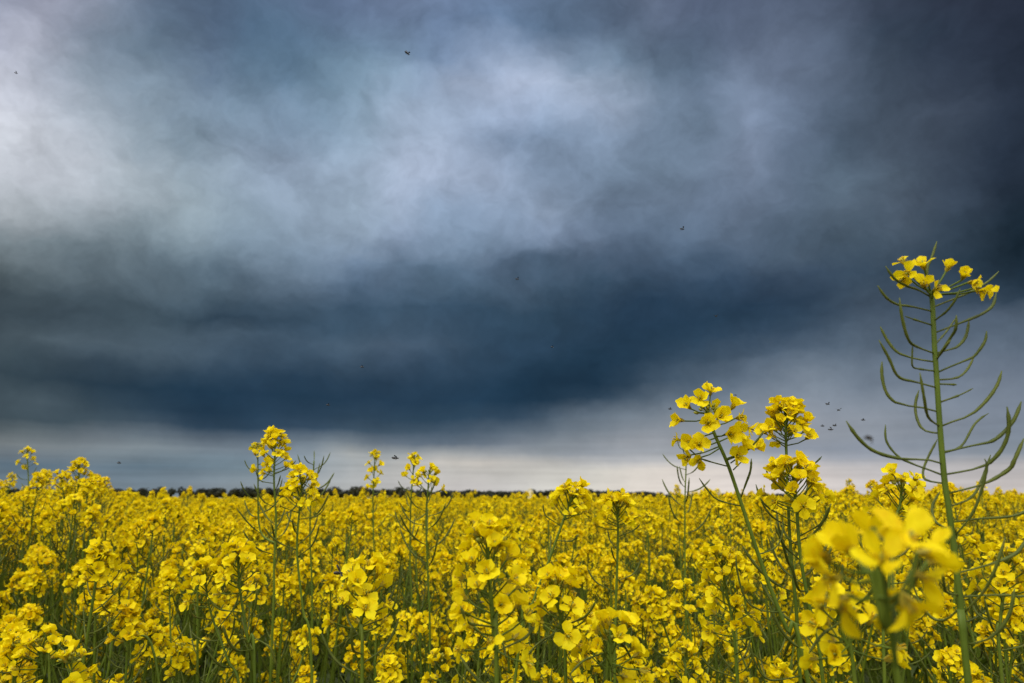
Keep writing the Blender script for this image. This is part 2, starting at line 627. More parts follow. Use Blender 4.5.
def hero(label, px_stem, Y, width, nfl=14, zone=0.045, ped=0.017, npod=9, podgap=0.011, podlen=0.045, podw=0.0016, buds=True, wiltn=2,
         flowers=(), pods=(), side=(), bare=0.012, seed=0, nleaf=3, bloom=1.0):
    r = random.Random(seed + 100)
    ctrl = stem_to_ground(px_stem, Y)
    root_loc = Vector((ctrl[0].x, ctrl[0].y, 0))
    ctrl = [p - root_loc for p in ctrl]
    axis = spline(ctrl, 6)
    s = arclen(axis); T = s[-1]; n = len(axis)
    stem = MB()
    tip_w = width * 0.62
    tube(stem, axis, [(width * 1.5) + (tip_w - width * 1.5) * (s[i] / T) ** 1.3 for i in range(n)], 8, 'stem')
    racs = []
    rac = raceme(axis, r, nfl, zone, ped, npod, podgap, podlen, bare, buds, wiltn, podw, bloom)
    # explicit blooms: (px, py, depth offset, index, (fx, fy, fz) facing)
    for px, py, dy, i, face in flowers:
        e = at(px, py, Y + dy) - root_loc
        best = min(range(n), key=lambda k: (axis[k] - e).length)
        k = max(0, best - 2) if best > n - 4 else max(0, best - 1)
        a = axis[k].lerp(axis[min(k + 1, n - 1)], r.random())
        f = Vector(face).normalized()
        mid = a.lerp(e, 0.55) - Vector((0, 0, 0.0015))
        tube(rac['cl'], [a, mid, e], [0.0008, 0.00065, 0.0008], 5, 'stem', False)
        q = f.to_track_quat('Z', 'Y') @ Quaternion((0, 0, 1), r.uniform(0, 6.28))
        sz = r.uniform(0.98, 1.15) * bloom
        rac['fl'].append((Matrix.LocRotScale(e, q, Vector((sz, sz, sz))), i))
    # explicit pods: (pixel path, depth of tip, pedicel fraction, half width)
    for path, dy, frac, w in pods:
        m = len(path)
        P = [at(x, y, Y + dy * math.sin(math.pi / 2 * k / (m - 1))) - root_loc for k, (x, y) in enumerate(path)]
        rac['pods'].append((spline(P, 4), frac * r.uniform(0.9, 1.1), w * r.uniform(0.50, 0.72)))
    racs.append(rac)
    for path, sY, kw in side:                                      # side branches: tip first pixel path
        P = [at(x, y, sY) - root_loc for x, y in path]
        P.reverse()
        near = min(range(n), key=lambda k: (axis[k] - P[0]).length)
        P = [axis[max(0, near - 2)]] + P
        br = spline(P, 5); m = len(br)
        tube(stem, br, [width * 0.75 - width * 0.35 * i / (m - 1) for i in range(m)], 6, 'stem')
        racs.append(raceme(br, r, **kw))
    leaves = []
    az = r.uniform(0, 6.28)
    for k in range(nleaf):
        az += 2.4
        p, ax = along(axis, s, T * (0.3 + 0.25 * k / max(1, nleaf)))
        lm = MB()
        leaf_into(lm, p, Vector((math.cos(az), math.sin(az), 0)), Vector((0, 0, 1)), r.uniform(0.12, 0.2), r.uniform(0.02, 0.035), r)
        leaves.append(lm)
    root = build_plant({'stem': stem, 'racs': racs, 'leaves': leaves}, True, root_loc)
    tag(root, label, 'plant', 'rapeseed plants of the crop')
    return root


HEROES = []
Yp = 0.50
pod_list = [
    (c1((400, 380), (330, 340), (270, 320), (200, 280), (145, 205)), -0.010, 0.36, 0.0017),
    (c1((405, 462), (290, 435), (215, 425), (150, 385), (100, 315)), -0.012, 0.42, 0.0017),
    (c1((410, 542), (310, 510), (255, 490)), -0.006, 0.75, 0.0008),
    (c2((460, 65), (380, 35), (335, 0)) + c1((240, 500), (225, 385)), -0.022, 0.34, 0.0018),
    (c1((410, 442), (500, 405), (590, 370), (680, 325), (740, 285), (790, 235)), 0.012, 0.5, 0.0017),
    (c1((415, 520), (490, 465), (540, 400), (570, 335)), -0.02, 0.35, 0.0017),
    (c1((425, 585), (530, 545), (620, 510), (700, 475), (755, 430), (775, 355)), 0.008, 0.48, 0.0018),
    (c1((428, 650), (490, 580), (545, 500)), 0.03, 0.4, 0.0013),
    (c1((440, 720), (510, 620), (545, 560), (548, 485)), -0.02, 0.35, 0.0018),
    (c2((470, 64), (535, 46), (570, 35)) + c1((600, 610), (620, 515)), 0.012, 0.45, 0.0017),
    (c1((398, 330), (380, 230), (410, 150), (437, 65)), 0.0, 0.12, 0.0015),
    (c2((462, 107), (360, 90), (280, 60), (230, 0)) + c1((115, 550),), 0.014, 0.45, 0.0017),
    (c2((462, 152), (390, 142), (355, 130), (352, 80), (355, 20)), -0.01, 0.38, 0.0013),
    (c2((468, 232), (370, 205), (285, 180), (240, 90), (190, 0)), -0.014, 0.40, 0.0019),
    (c2((475, 350), (380, 325), (290, 315), (230, 265), (205, 180), (205, 105)), 0.01, 0.42, 0.0018),
    (c2((485, 420), (430, 375), (410, 280), (390, 160)), -0.026, 0.25, 0.0020),
    (c2((485, 455), (410, 440), (375, 380), (368, 310), (385, 245)), 0.02, 0.28, 0.0016),
    (c2((500, 604), (420, 583), (300, 580), (170, 545), (90, 480), (30, 395)), -0.012, 0.38, 0.0020),
    (c2((502, 660), (420, 628), (330, 595), (270, 555), (225, 490), (222, 412)), 0.014, 0.5, 0.0016),
    (c2((470, 98), (510, 40), (540, 0)), -0.02, 0.35, 0.0017),
    (c2((472, 160), (560, 120), (640, 90), (680, 50), (710, 0)) + c1((720, 575),), -0.012, 0.5, 0.0018),
    (c2((475, 194), (570, 185), (620, 145), (655, 80)), 0.016, 0.42, 0.0017),
    (c2((478, 214), (530, 216), (570, 218)), -0.004, 0.8, 0.0008),
    (c2((482, 305), (580, 270), (650, 235)), -0.01, 0.55, 0.0010),
    (c2((490, 422), (570, 390), (640, 365), (720, 290), (770, 215), (790, 150)), -0.012, 0.40, 0.0019),
    (c2((505, 545), (590, 520), (650, 420), (690, 380), (725, 358)), 0.024, 0.32, 0.0017),
    (c2((508, 550), (620, 520), (740, 495), (820, 430), (860, 370), (885, 300)), -0.012, 0.46, 0.0020),
    (c2((515, 656), (690, 620), (770, 560), (815, 480), (825, 400), (815, 325)), -0.02, 0.40, 0.0020),
    (c2((512, 700), (420, 683), (405, 640), (430, 570), (475, 485)), 0.02, 0.25, 0.0017),
    (c3((510, 74), (620, 45), (700, 0)) + c2((850, 590), (898, 480)), -0.016, 0.42, 0.0020),
    (c3((508, 118), (580, 90), (615, 30)) + c2((735, 560),), 0.016, 0.40, 0.0017),
    (c3((525, 215), (590, 130), (630, 0)) + c2((705, 580),), -0.018, 0.4, 0.0016),
    (c3((520, 167), (620, 155), (700, 150), (750, 135), (800, 95)), -0.014, 0.45, 0.0020),
    (c3((532, 332), (650, 300), (720, 270), (750, 235), (800, 150)), 0.014, 0.42, 0.0019),
    (c3((555, 460), (620, 390), (660, 310), (690, 215)), -0.024, 0.36, 0.0018),
    (c3((555, 406), (680, 400), (750, 405), (820, 380)), 0.012, 0.5, 0.0016),
    (c3((520, 190), (470, 170), (455, 120), (480, 70)), 0.02, 0.3, 0.0016),
    (c3((540, 400), (500, 390), (490, 340), (470, 240)), -0.02, 0.3, 0.0016),
    (c3((560, 560), (640, 540), (700, 470), (720, 380)), -0.02, 0.4, 0.0017),
    (c3((545, 440), (500, 480), (450, 470), (400, 400)), 0.02, 0.4, 0.0016),
]
flw = [(860 + x * 0.1758, 230 + y * 0.1757, dy, i, f) for x, y, dy, i, f in (
    (285, 245, -0.012, 7, (-0.7, -0.5, -0.2)), (262, 262, -0.004, 11, (-0.8, -0.3, -0.7)), (368, 228, -0.01, 11, (-0.3, -0.3, 0.8)),
    (488, 238, 0.0, 6, (0.45, -0.2, 0.9)), (368, 325, -0.016, 8, (-0.4, -0.6, 0.2)), (415, 345, -0.014, 7, (0.3, -0.8, 0.1)), (580, 285, 0.0, 6, (0.0, -0.6, 0.6)),
    (612, 300, -0.006, 11, (0.4, -0.6, -0.2)), (655, 330, -0.008, 11, (0.5, -0.5, -0.7)), (700, 340, -0.004, 8, (0.8, -0.3, -0.5)), (262, 200, 0.01, 8, (-0.4, 0.2, 0.9)))]
HEROES.append(hero('tall stalk with rows of curved green seed pods and few wilting blooms on top', c1((400, 345), (412, 420)) + [(934.7, 350), (936, 367), (940, 428), (944.5, 480), (949, 510), (957, 573), (965, 645), (969, 690)],
                   Yp, 0.0028, nfl=0, npod=0, buds=False, flowers=flw, pods=pod_list, seed=1, nleaf=0, bloom=0.78))

f2 = [(664 + x * 0.1785, 375 + y * 0.188, dy, {0: 3, 1: 2, 4: 10, 9: 10, 5: 3}.get(i, i), f) for x, y, dy, i, f in (
    (258, 110, 0.0, 2, (0.1, -0.4, 0.9)), (205, 140, -0.01, 1, (-0.3, -0.9, 0.4)), (150, 180, -0.004, 0, (-0.6, -0.5, 0.5)), (115, 245, 0.0, 3, (-0.9, -0.2, 0.1)),
    (240, 265, -0.022, 1, (-0.1, -1, 0.2)), (285, 205, 0.012, 0, (0, 0.2, 1)), (300, 235, -0.02, 5, (0.2, -0.9, 0.3)), (375, 185, 0.0, 0, (0.5, -0.3, 0.8)),
    (400, 230, -0.006, 4, (0.8, -0.5, 0.1)), (395, 295, -0.012, 1, (0.5, -0.8, -0.2)), (450, 280, 0.006, 7, (0.9, -0.1, -0.2)), (350, 310, -0.018, 0, (0.2, -0.9, -0.2)),
    (165, 360, -0.008, 0, (-0.7, -0.6, 0.0)), (150, 425, 0.0, 4, (-0.8, -0.4, -0.5)), (200, 440, -0.012, 9, (-0.4, -0.7, -0.6)), (195, 380, -0.016, 2, (-0.2, -0.9, 0.2)), (395, 430, -0.01, 1, (0.3, -0.9, -0.1)),
    (430, 400, -0.006, 0, (0.5, -0.5, 0.5)), (485, 390, 0.0, 6, (0.9, -0.2, 0.3)), (100, 350, 0.01, 8, (-0.8, 0, 0.2)))]
p2 = [(c4((350, 505), (220, 468), (170, 430), (120, 385)), -0.01, 0.5, 0.0014), (c4((370, 490), (450, 430), (510, 370), (545, 320)), -0.01, 0.5, 0.0015),
      (c4((385, 525), (430, 480)), 0.01, 0.6, 0.0009), (c4((425, 670), (450, 600), (475, 530), (480, 465)), -0.01, 0.3, 0.0016),
      ([(741, 506), (718, 500), (706, 488), (699, 478)], 0.0, 0.4, 0.0015),
      ([(786, 612), (758, 610), (744, 596), (737, 570), (736, 555)], -0.01, 0.4, 0.0017), ([(757, 555), (775, 548), (782, 535), (783, 520)], 0.02, 0.4, 0.0014),
      ([(800, 676), (770, 680), (756, 665), (749, 640)], -0.02, 0.4, 0.0016)]
HEROES.append(hero('open flower head on a long stalk leaning across the pale sky beside a rounder one', c4((250, 215), (272, 290), (290, 345), (350, 480), (400, 620)) + [(763, 568), (786.6, 629.6), (810, 690)],
                   0.68, 0.0026, nfl=0, npod=0, flowers=f2, pods=p2, seed=2, bloom=1.0))
HEROES.append(hero('tight rounded flower head on an upright stalk standing against the pale sky', [(785.5, 414), (786, 440), (787, 470), (790, 540), (797, 620), (801, 690)],
                   0.76, 0.0024, nfl=32, zone=0.034, ped=0.019, npod=10, podgap=0.014, podlen=0.05, seed=3, bare=0.03))
HEROES.append(hero('flower head lower than the tight rounded one, touching it from below', [(793, 476), (796, 500), (801, 560), (814, 630), (824, 690)],
                   0.72, 0.0025, nfl=30, zone=0.036, ped=0.026, npod=12, podgap=0.012, podlen=0.045, seed=4))
HEROES.append(hero('large blurred yellow blooms closest to the camera, in front of the tall podded stalk', [(872, 570), (875, 592), (884, 630), (900, 690)],
                   0.245, 0.0015, nfl=0, npod=0, buds=False, seed=5, nleaf=0,
                   bloom=0.74,
                   flowers=[(899, 549, -0.012, 13, (0.4, -0.5, 0.7)), (917, 553, 0.0, 12, (1.0, -0.1, 0.0)), (883, 569, -0.014, 12, (-0.3, -0.6, 0.6)), (901, 593, -0.006, 15, (0.3, -0.4, -0.9)),
                            (856, 558, 0.006, 14, (-0.6, -0.1, 0.8)), (842, 577, 0.008, 13, (-0.9, -0.2, 0.0)), (876, 547, 0.016, 12, (-0.1, 0.2, 1)),
                            (848, 595, 0.010, 15, (-0.7, -0.3, -0.7)), (892, 559, 0.020, 14, (0.2, 0.5, 0.8)), (911, 571, 0.006, 15, (0.8, -0.3, -0.4)), (864, 565, 0.012, 14, (-0.4, 0.2, 0.6)), (880, 587, 0.008, 15, (0.0, -0.7, -0.6)),
                            (832, 563, 0.014, 6, (-0.8, 0.1, 0.6)), (927, 563, 0.010, 11, (0.9, 0.1, 0.3))]))
HEROES.append(hero('big head of broad petals low in the centre on a thick dark upright stalk', [(487, 540), (489, 575), (492, 610), (495, 650), (497, 690)],
                   0.52, 0.0024, nfl=34, zone=0.078, ped=0.022, npod=4, podgap=0.02, podlen=0.03, seed=6, wiltn=6, bloom=0.9))
HEROES.append(hero('rounded flower head rising alone above the crop against the sky, on a twin pod stalk', [(274, 437), (275, 450), (274, 480), (276, 520), (274, 570), (272, 640)],
                   1.15, 0.0024, nfl=28, zone=0.062, ped=0.021, npod=10, podgap=0.014, podlen=0.05, seed=7, bare=0.0,
                   side=[([(258, 447), (258, 480), (260, 530)], 1.17, dict(nfl=4, zone=0.03, ped=0.014, npod=8, podgap=0.016, podlen=0.05))]))
HEROES.append(hero('grey green stalk of upright pods without blooms beside a rounded flower head', [(314, 461), (313, 478), (311, 500), (310, 540), (312, 640)],
                   1.3, 0.0021, nfl=0, npod=14, zone=0.0, bare=0.0, podgap=0.008, podlen=0.05, buds=False, seed=8))
HEROES.append(hero('slim sparse flower spike rising above the far edge of the crop', [(375, 456), (374, 475), (373, 500), (374, 560), (375, 640)],
                   1.6, 0.0021, nfl=14, zone=0.085, ped=0.016, npod=5, podgap=0.016, podlen=0.03, seed=9))
HEROES.append(hero('thin spike with a tiny bloom tuft at its tip and few flowers below', [(414, 459), (413, 475), (411, 500), (410, 560), (412, 640)],
                   1.35, 0.0020, nfl=10, zone=0.05, ped=0.014, npod=8, podgap=0.014, podlen=0.05, seed=10))
HEROES.append(hero('stalk with loose blooms and arching pods next to a thin tufted spike', [(429, 474), (428, 490), (426, 520), (428, 580), (430, 660)],
                   1.2, 0.0021, nfl=9, zone=0.03, ped=0.02, npod=12, podgap=0.011, podlen=0.06, seed=11, bare=0.0))
HEROES.append(hero('flower head on a long slanting bare stalk near the middle of the crop', [(573, 494), (569, 506), (558, 535), (545, 572), (534, 600), (515, 680)],
                   0.92, 0.0024, nfl=20, zone=0.032, ped=0.021, npod=3, podgap=0.02, podlen=0.04, seed=12))
HEROES.append(hero('umbrella shaped flower head on a straight upright stalk above a dark green gap', [(617, 506), (618, 532), (617, 570), (615, 640), (615, 690)],
                   0.95, 0.0024, nfl=22, zone=0.028, ped=0.023, npod=5, podgap=0.018, podlen=0.04, seed=13))
HEROES.append(hero('faded grey stalk of pods without blooms beneath a leaning flower head', [(686, 452), (686, 470), (685, 500), (685, 560), (687, 650)],
                   1.35, 0.0020, nfl=0, npod=13, zone=0.0, bare=0.0, podgap=0.012, podlen=0.055, buds=False, seed=14))
HEROES.append(hero('thin flower spike sticking up highest at the left edge of the crop', [(27, 452), (28, 470), (29, 500), (30, 570)],
                   2.1, 0.0024, nfl=10, zone=0.05, ped=0.018, npod=5, seed=15))
HEROES.append(hero('bushy flower head at the left standing over the dark treeline', [(79, 467), (78, 490), (74, 530), (72, 600)],
                   1.75, 0.0024, nfl=26, zone=0.06, ped=0.026, npod=5, seed=16,
                   side=[([(62, 478), (64, 500), (70, 540)], 1.75, dict(nfl=16, zone=0.05, ped=0.022, npod=4))]))
HEROES.append(hero('flower cluster lowest in the bottom left corner, dim and broad petalled', [(40, 645), (42, 660), (45, 676), (50, 692)],
                   0.88, 0.0020, nfl=16, zone=0.026, ped=0.022, npod=2, bloom=0.9, seed=17, side=[([(72, 660), (70, 676), (60, 700)], 0.8, dict(nfl=10, zone=0.03, ped=0.018, npod=0))]))
HEROES.append(hero('broad petalled flower head low between the big centre head and the umbrella shaped one', [(556, 588), (559, 610), (564, 640), (566, 690)],
                   0.62, 0.0021, nfl=18, zone=0.04, ped=0.02, npod=3, seed=18))
HEROES.append(hero('flower head cut by the bottom edge of the picture right of the centre', [(612, 638), (612, 655), (610, 672), (606, 690)],
                   0.6, 0.0020, nfl=17, zone=0.03, ped=0.024, npod=2, seed=19))
HEROES.append(hero('flower head just behind and above the large blurred blooms', [(902, 486), (900, 505), (893, 530), (888, 600), (885, 690)],
                   0.70, 0.0021, nfl=18, zone=0.040, ped=0.020, npod=6, seed=20, bloom=0.9))
HEROES.append(hero('flower head low beneath the blurred blooms with wide open petals', [(838, 606), (842, 630), (850, 655), (856, 690)],
                   0.47, 0.0019, nfl=14, zone=0.04, ped=0.02, npod=2, seed=21))
HEROES.append(hero('dense flower head hanging left of the two crossing stalks, below a leaning head', [(722, 560), (726, 590), (732, 620), (738, 690)],
                   0.78, 0.0022, nfl=26, zone=0.09, ped=0.022, npod=3, seed=22))
HEROES.append(hero('flower head with raised pod tips by the base of the rounded lone head', [(302, 482), (300, 505), (297, 550), (303, 610), (312, 680)],
                   1.0, 0.0022, nfl=22, zone=0.04, ped=0.024, npod=6, seed=23))
HEROES.append(hero('wide flower head in the crop straight below the sparse spike', [(365, 575), (363, 600), (360, 640), (362, 690)],
                   0.66, 0.0022, nfl=20, zone=0.05, ped=0.021, npod=6, seed=24))
HEROES.append(hero('flower head of the right edge, beyond the tall podded stalk', [(1008, 560), (1004, 590), (1000, 630), (1003, 690)],
                   0.72, 0.0022, nfl=20, zone=0.05, ped=0.02, npod=5, seed=25))
HEROES.append(hero('pair of flower heads on forked stalks low in the left half', [(238, 556), (240, 590), (248, 640), (255, 690)],
                   0.82, 0.0023, nfl=20, zone=0.04, ped=0.022, npod=8, seed=26,
                   side=[([(205, 575), (210, 610), (228, 660), (240, 690)], 0.84, dict(nfl=16, zone=0.04, ped=0.02, npod=6))]))
HEROES.append(hero('flower head bending over a leaning stalk at the lower left', [(100, 568), (112, 590), (135, 630), (160, 690)],
                   1.05, 0.0023, nfl=20, zone=0.045, ped=0.022, npod=4, seed=27))
HERO_XY = [(h.location.x, h.location.y) for h in HEROES]

# ------------------------------------------------------------------ crop individuals
VAR = []
pr = random.Random(5)
for k in range(10):
    VAR.append(plant_data(pr, H=pr.uniform(1.22, 1.34), nb=pr.choice((4, 5, 6, 6)), podheavy=pr.uniform(0.4, 1.1)))

HALF = math.tan(math.atan(512 / FPX) + R(2.0))


def in_frame(x, y, m=0.10):
    return y > 0.3 and abs(x) < y * HALF + m


def ymin_of(x_px, d):
    """the highest picture row that a plant top may reach at distance d"""
    if d < 1.0: return 562
    if d < 1.3: return 530
    if d < 1.7: return 508
    base = 490
    if x_px < 130: base = 464
    if x_px > 640: base = 480
    if x_px > 860: base = 474
    return base + (8 if d < 2.2 else 0)


spots = []
pr2 = random.Random(21)
y = 0.60
cell = 0.176
gy = 0
while y < 5.2:
    n = int((y * HALF + 0.2) / cell) + 1
    for i in range(-n, n + 1):
        x = (i + 0.5 * (gy % 2)) * cell + pr2.uniform(-0.07, 0.07)
        yy = y + pr2.uniform(-0.07, 0.07)
        if not in_frame(x, yy):
            continue
        d = math.hypot(x, yy)
        if d < 0.82 + 0.55 * max(0.0, -x):
            continue
        if any((x - hx) ** 2 + (yy - hy) ** 2 < 0.055 ** 2 for hx, hy in HERO_XY):
            continue
        spots.append((d, x, yy))
    y += cell * 0.9
    gy += 1
spots.sort()
N_IND = 300 - len(HEROES)
individual, extra = spots[:N_IND], spots[N_IND:]
R_IND = individual[-1][0]


def height_scale(x, y, v, r):
    """a natural height, kept below what stands in the photograph at that place"""
    H = VAR[v]['H']
    d = math.hypot(x, y)
    h = min(max(r.gauss(1.365, 0.055), 1.20), 1.50)
    if d > 1.7 and r.random() < (0.45 if x < -0.55 * y else 0.30 if x > 0.25 * y else 0.06):
        h = r.gauss(1.48, 0.035)
    h += 0.035 * math.sin(1.3 * x + 2.0 + 0.7 * y) * math.sin(0.9 * y + 0.4 * x)
    if d < 1.5:
        h -= r.uniform(0, 0.12)
    for _ in range(12):
        q = project(Vector((x, y, h + 0.02)))
        if q is None or q[1] >= ymin_of(q[0], d) + r.uniform(-6, 14):
            break
        h -= 0.02
    return h / H


NEAR = 1.25
proto_split = {}
proto_merged = {}
ir = random.Random(77)
first = []
plan = []
for d, x, yy in individual:
    v = ir.randrange(len(VAR))
    plan.append((d, x, yy, v, height_scale(x, yy, v, ir), ir.uniform(0, 6.28), ir.gauss(0, 0.05), ir.gauss(0, 0.05)))
need_split = sorted({p[3] for p in plan if p[0] < NEAR})
need_merged = sorted({p[3] for p in plan if p[0] >= NEAR})
for v in need_split: proto_split[v] = build_plant(VAR[v], True)
for v in need_merged: proto_merged[v] = build_plant(VAR[v], False)
CM = children_map()
used = set()
for d, x, yy, v, sc_h, rz, tx, ty in plan:
    src = (proto_split if d < NEAR else proto_merged)[v]
    if src.name in used:
        o = copy_tree(src, CM)
    else:
        o = src
        used.add(src.name)
    o.location = (x, yy, 0)
    s_xy = 0.96 + 0.1 * ((x * 37.7 + yy * 17.3) % 1.0)
    o.scale = (s_xy, s_xy, sc_h)
    o.rotation_euler = (tx, ty, rz)
    if d < NEAR:
        tag(o, 'shorter branching rapeseed plant of the closest rows, heads sunk below taller stalks', 'plant', 'rapeseed plants of the closest rows')
    else:
        tag(o, 'branching rapeseed plant lost among like neighbours in the dense flowering crop', 'plant', 'rapeseed plants of the dense crop')

# ------------------------------------------------------------------ the rest of the crop: one object, scattered by geometry nodes
lib = bpy.data.collections.new('crop_library')                      # never linked to the scene: only read by the scatter
lib_far = bpy.data.collections.new('crop_library_far')


def joined(d):
    mb = MB()
    mb.merge(d['stem'], Matrix())
    for lm in d['leaves']: mb.merge(lm, Matrix())
    for rac in d['racs']:
        if rac['cl'].n: mb.merge(rac['cl'], Matrix())
        flowers_into(mb, rac); pods_into(mb, rac)
    return mb


for k, d in enumerate(VAR[:8]):
    o = bpy.data.objects.new('rapeseed_sample_%s' % 'abcdefgh'[k], joined(d).mesh('rapeseed_sample'))
    lib.objects.link(o)
tr = random.Random(9)
for k in range(5):                                                  # patches of light plants for the distance
    mb = MB()
    for q in range(34):
        x, yy = tr.uniform(-0.5, 0.5), tr.uniform(-0.5, 0.5)
        top = tr.gauss(1.27, 0.05)
        ax = [Vector((x, yy, 0.55)), Vector((x + tr.uniform(-.04, .04), yy + tr.uniform(-.04, .04), top))]
        tube(mb, ax, [0.003, 0.0016], 3, 'stem', False)
        rac = raceme(ax, tr, nfl=tr.randint(11, 18), zone=0.07, ped=0.02, npod=3, podgap=0.03, podlen=0.05, buds=False)
        mb.merge(rac['cl'], Matrix()) if rac['cl'].n else None
        flowers_into(mb, rac, LOWFLOWERS)
        for pts, frac, w in rac['pods']:
            pod_into(mb, pts, frac, w, 3)
        lm = MB(); a = tr.uniform(0, 6.28)
        leaf_into(lm, Vector((x, yy, top * 0.7)), Vector((math.cos(a), math.sin(a), 0)), Vector((0, 0, 1)), 0.14, 0.02, tr)
        mb.merge(lm, Matrix())
    o = bpy.data.objects.new('rapeseed_patch_%s' % 'abcde'[k], mb.mesh('rapeseed_patch'))
    lib_far.objects.link(o)

er = random.Random(31)
pts_near, pts_far = [], []
for d, x, yy in extra:
    pts_near.append((x, yy, er.randrange(8)))
# to the sides of the frame and onward to 13 m
cellb = 0.19
yy0 = 0.55
while yy0 < 13:
    lim = yy0 * 1.25 + 0.8
    n = int(lim / cellb) + 1
    for i in range(-n, n + 1):
        x = (i + er.uniform(-.4, .4)) * cellb
        yy = yy0 + er.uniform(-.08, .08)
        d = math.hypot(x, yy)
        if abs(x) > lim or d < 0.7: continue
        if in_frame(x, yy) and d < max(R_IND, 5.2) and yy < 5.2: continue
        pts_near.append((x, yy, er.randrange(8)))
    yy0 += cellb
yy0 = 12.7
while yy0 < 95:
    cellf = 0.75 if yy0 < 40 else 0.95
    lim = yy0 * 0.95 + 1
    n = int(lim / cellf) + 1
    for i in range(-n, n + 1):
        x = (i + er.uniform(-.35, .35)) * cellf
        yy = yy0 + er.uniform(-.25, .25)
        pts_far.append((x, yy, er.randrange(5)))
    yy0 += cellf * 0.9


def scatter_object(name, pts, coll, label, near):
    me = bpy.data.meshes.new(name)
    me.from_pydata([(x, yy, 0) for x, yy, _ in pts], [], [])
    rv, sv = [], []
    for x, yy, v in pts:
        rv += [er.gauss(0, 0.05) if near else 0.0, er.gauss(0, 0.05) if near else 0.0, er.uniform(0, 6.28)]
        if near:
            hs = height_scale(x, yy, v, er)
            s_ = er.uniform(0.95, 1.07)
        else:
            hs = min(1.14, max(0.96, er.gauss(0.985, 0.028))); s_ = er.uniform(1.0, 1.15)
        sv += [s_, s_, hs]
    me.attributes.new('turn', 'FLOAT_VECTOR', 'POINT').data.foreach_set('vector', rv)
    me.attributes.new('size', 'FLOAT_VECTOR', 'POINT').data.foreach_set('vector', sv)
    me.attributes.new('pick', 'INT', 'POINT').data.foreach_set('value', [p[2] for p in pts])
    o = link(name, me)
    ng = bpy.data.node_groups.new(name + '_scatter', 'GeometryNodeTree')
    ng.interface.new_socket('Geometry', in_out='INPUT', socket_type='NodeSocketGeometry')
    ng.interface.new_socket('Geometry', in_out='OUTPUT', socket_type='NodeSocketGeometry')
    N, L = ng.nodes, ng.links
    gi, go = N.new('NodeGroupInput'), N.new('NodeGroupOutput')
    ci = N.new('GeometryNodeCollectionInfo')
    ci.inputs['Collection'].default_value = coll
    ci.inputs['Separate Children'].default_value = True
    ci.inputs['Reset Children'].default_value = True
    ip = N.new('GeometryNodeInstanceOnPoints')
    ip.inputs['Pick Instance'].default_value = True

    def attr(nm, ty):
        a = N.new('GeometryNodeInputNamedAttribute'); a.data_type = ty
        a.inputs['Name'].default_value = nm
        return a.outputs[0]
    L.new(gi.outputs[0], ip.inputs['Points'])
    L.new(ci.outputs[0], ip.inputs['Instance'])
    L.new(attr('pick', 'INT'), ip.inputs['Instance Index'])
    e2r = N.new('FunctionNodeEulerToRotation')
    L.new(attr('turn', 'FLOAT_VECTOR'), e2r.inputs[0])
    L.new(e2r.outputs[0], ip.inputs['Rotation'])
    L.new(attr('size', 'FLOAT_VECTOR'), ip.inputs['Scale'])
    L.new(ip.outputs[0], go.inputs[0])
    md = o.modifiers.new('scatter', 'NODES')
    md.node_group = ng
    tag(o, label, 'crop', None, 'stuff')
    return o


scatter_object('rapeseed_crop', pts_near, lib, 'yellow flowering rapeseed crop spreading behind the closer single plants', True)
scatter_object('far_rapeseed_crop', pts_far, lib_far, 'distant band of yellow bloom running to the treeline on the horizon', False)


# ------------------------------------------------------------------ setting
def grid_sheet(name, xs, ys, zf, mat, smooth=False):
    V = [(x, yv, zf(x, yv)) for yv in ys for x in xs]
    nx = len(xs)
    F = [(j * nx + i, j * nx + i + 1, (j + 1) * nx + i + 1, (j + 1) * nx + i) for j in range(len(ys) - 1) for i in range(nx - 1)]
    me = bpy.data.meshes.new(name)
    me.from_pydata(V, [], F)
    me.materials.append(M[mat])
    me.polygons.foreach_set('use_smooth', [smooth] * len(F))
    return link(name, me)


tag(grid_sheet('ground', [-4000, -60, -5, 5, 60, 4000], [-400, -20, 0, 6, 60, 600, 4500], lambda x, yv: 0.0, 'soil'), kind='structure')
gr = random.Random(4)
ys = []
t = 88.0
while t < 520: ys.append(t); t *= 1.022
xs = np.linspace(-1, 1, 330)
V = []
for yv in ys:
    for u in xs:
        V.append((u * (yv * 1.0 + 5) + gr.uniform(-.3, .3), yv + gr.uniform(-.5, .5), 1.18 + gr.gauss(0, 0.05)))
nx = len(xs)
me = bpy.data.meshes.new('bloom_blanket')
me.from_pydata(V, [], [(j * nx + i, j * nx + i + 1, (j + 1) * nx + i + 1, (j + 1) * nx + i) for j in range(len(ys) - 1) for i in range(nx - 1)])
me.materials.append(M['far_crop'])
tag(link('bloom_blanket', me), 'farthest yellow bloom of the field merging into one even sheet below the trees', 'crop', None, 'stuff')

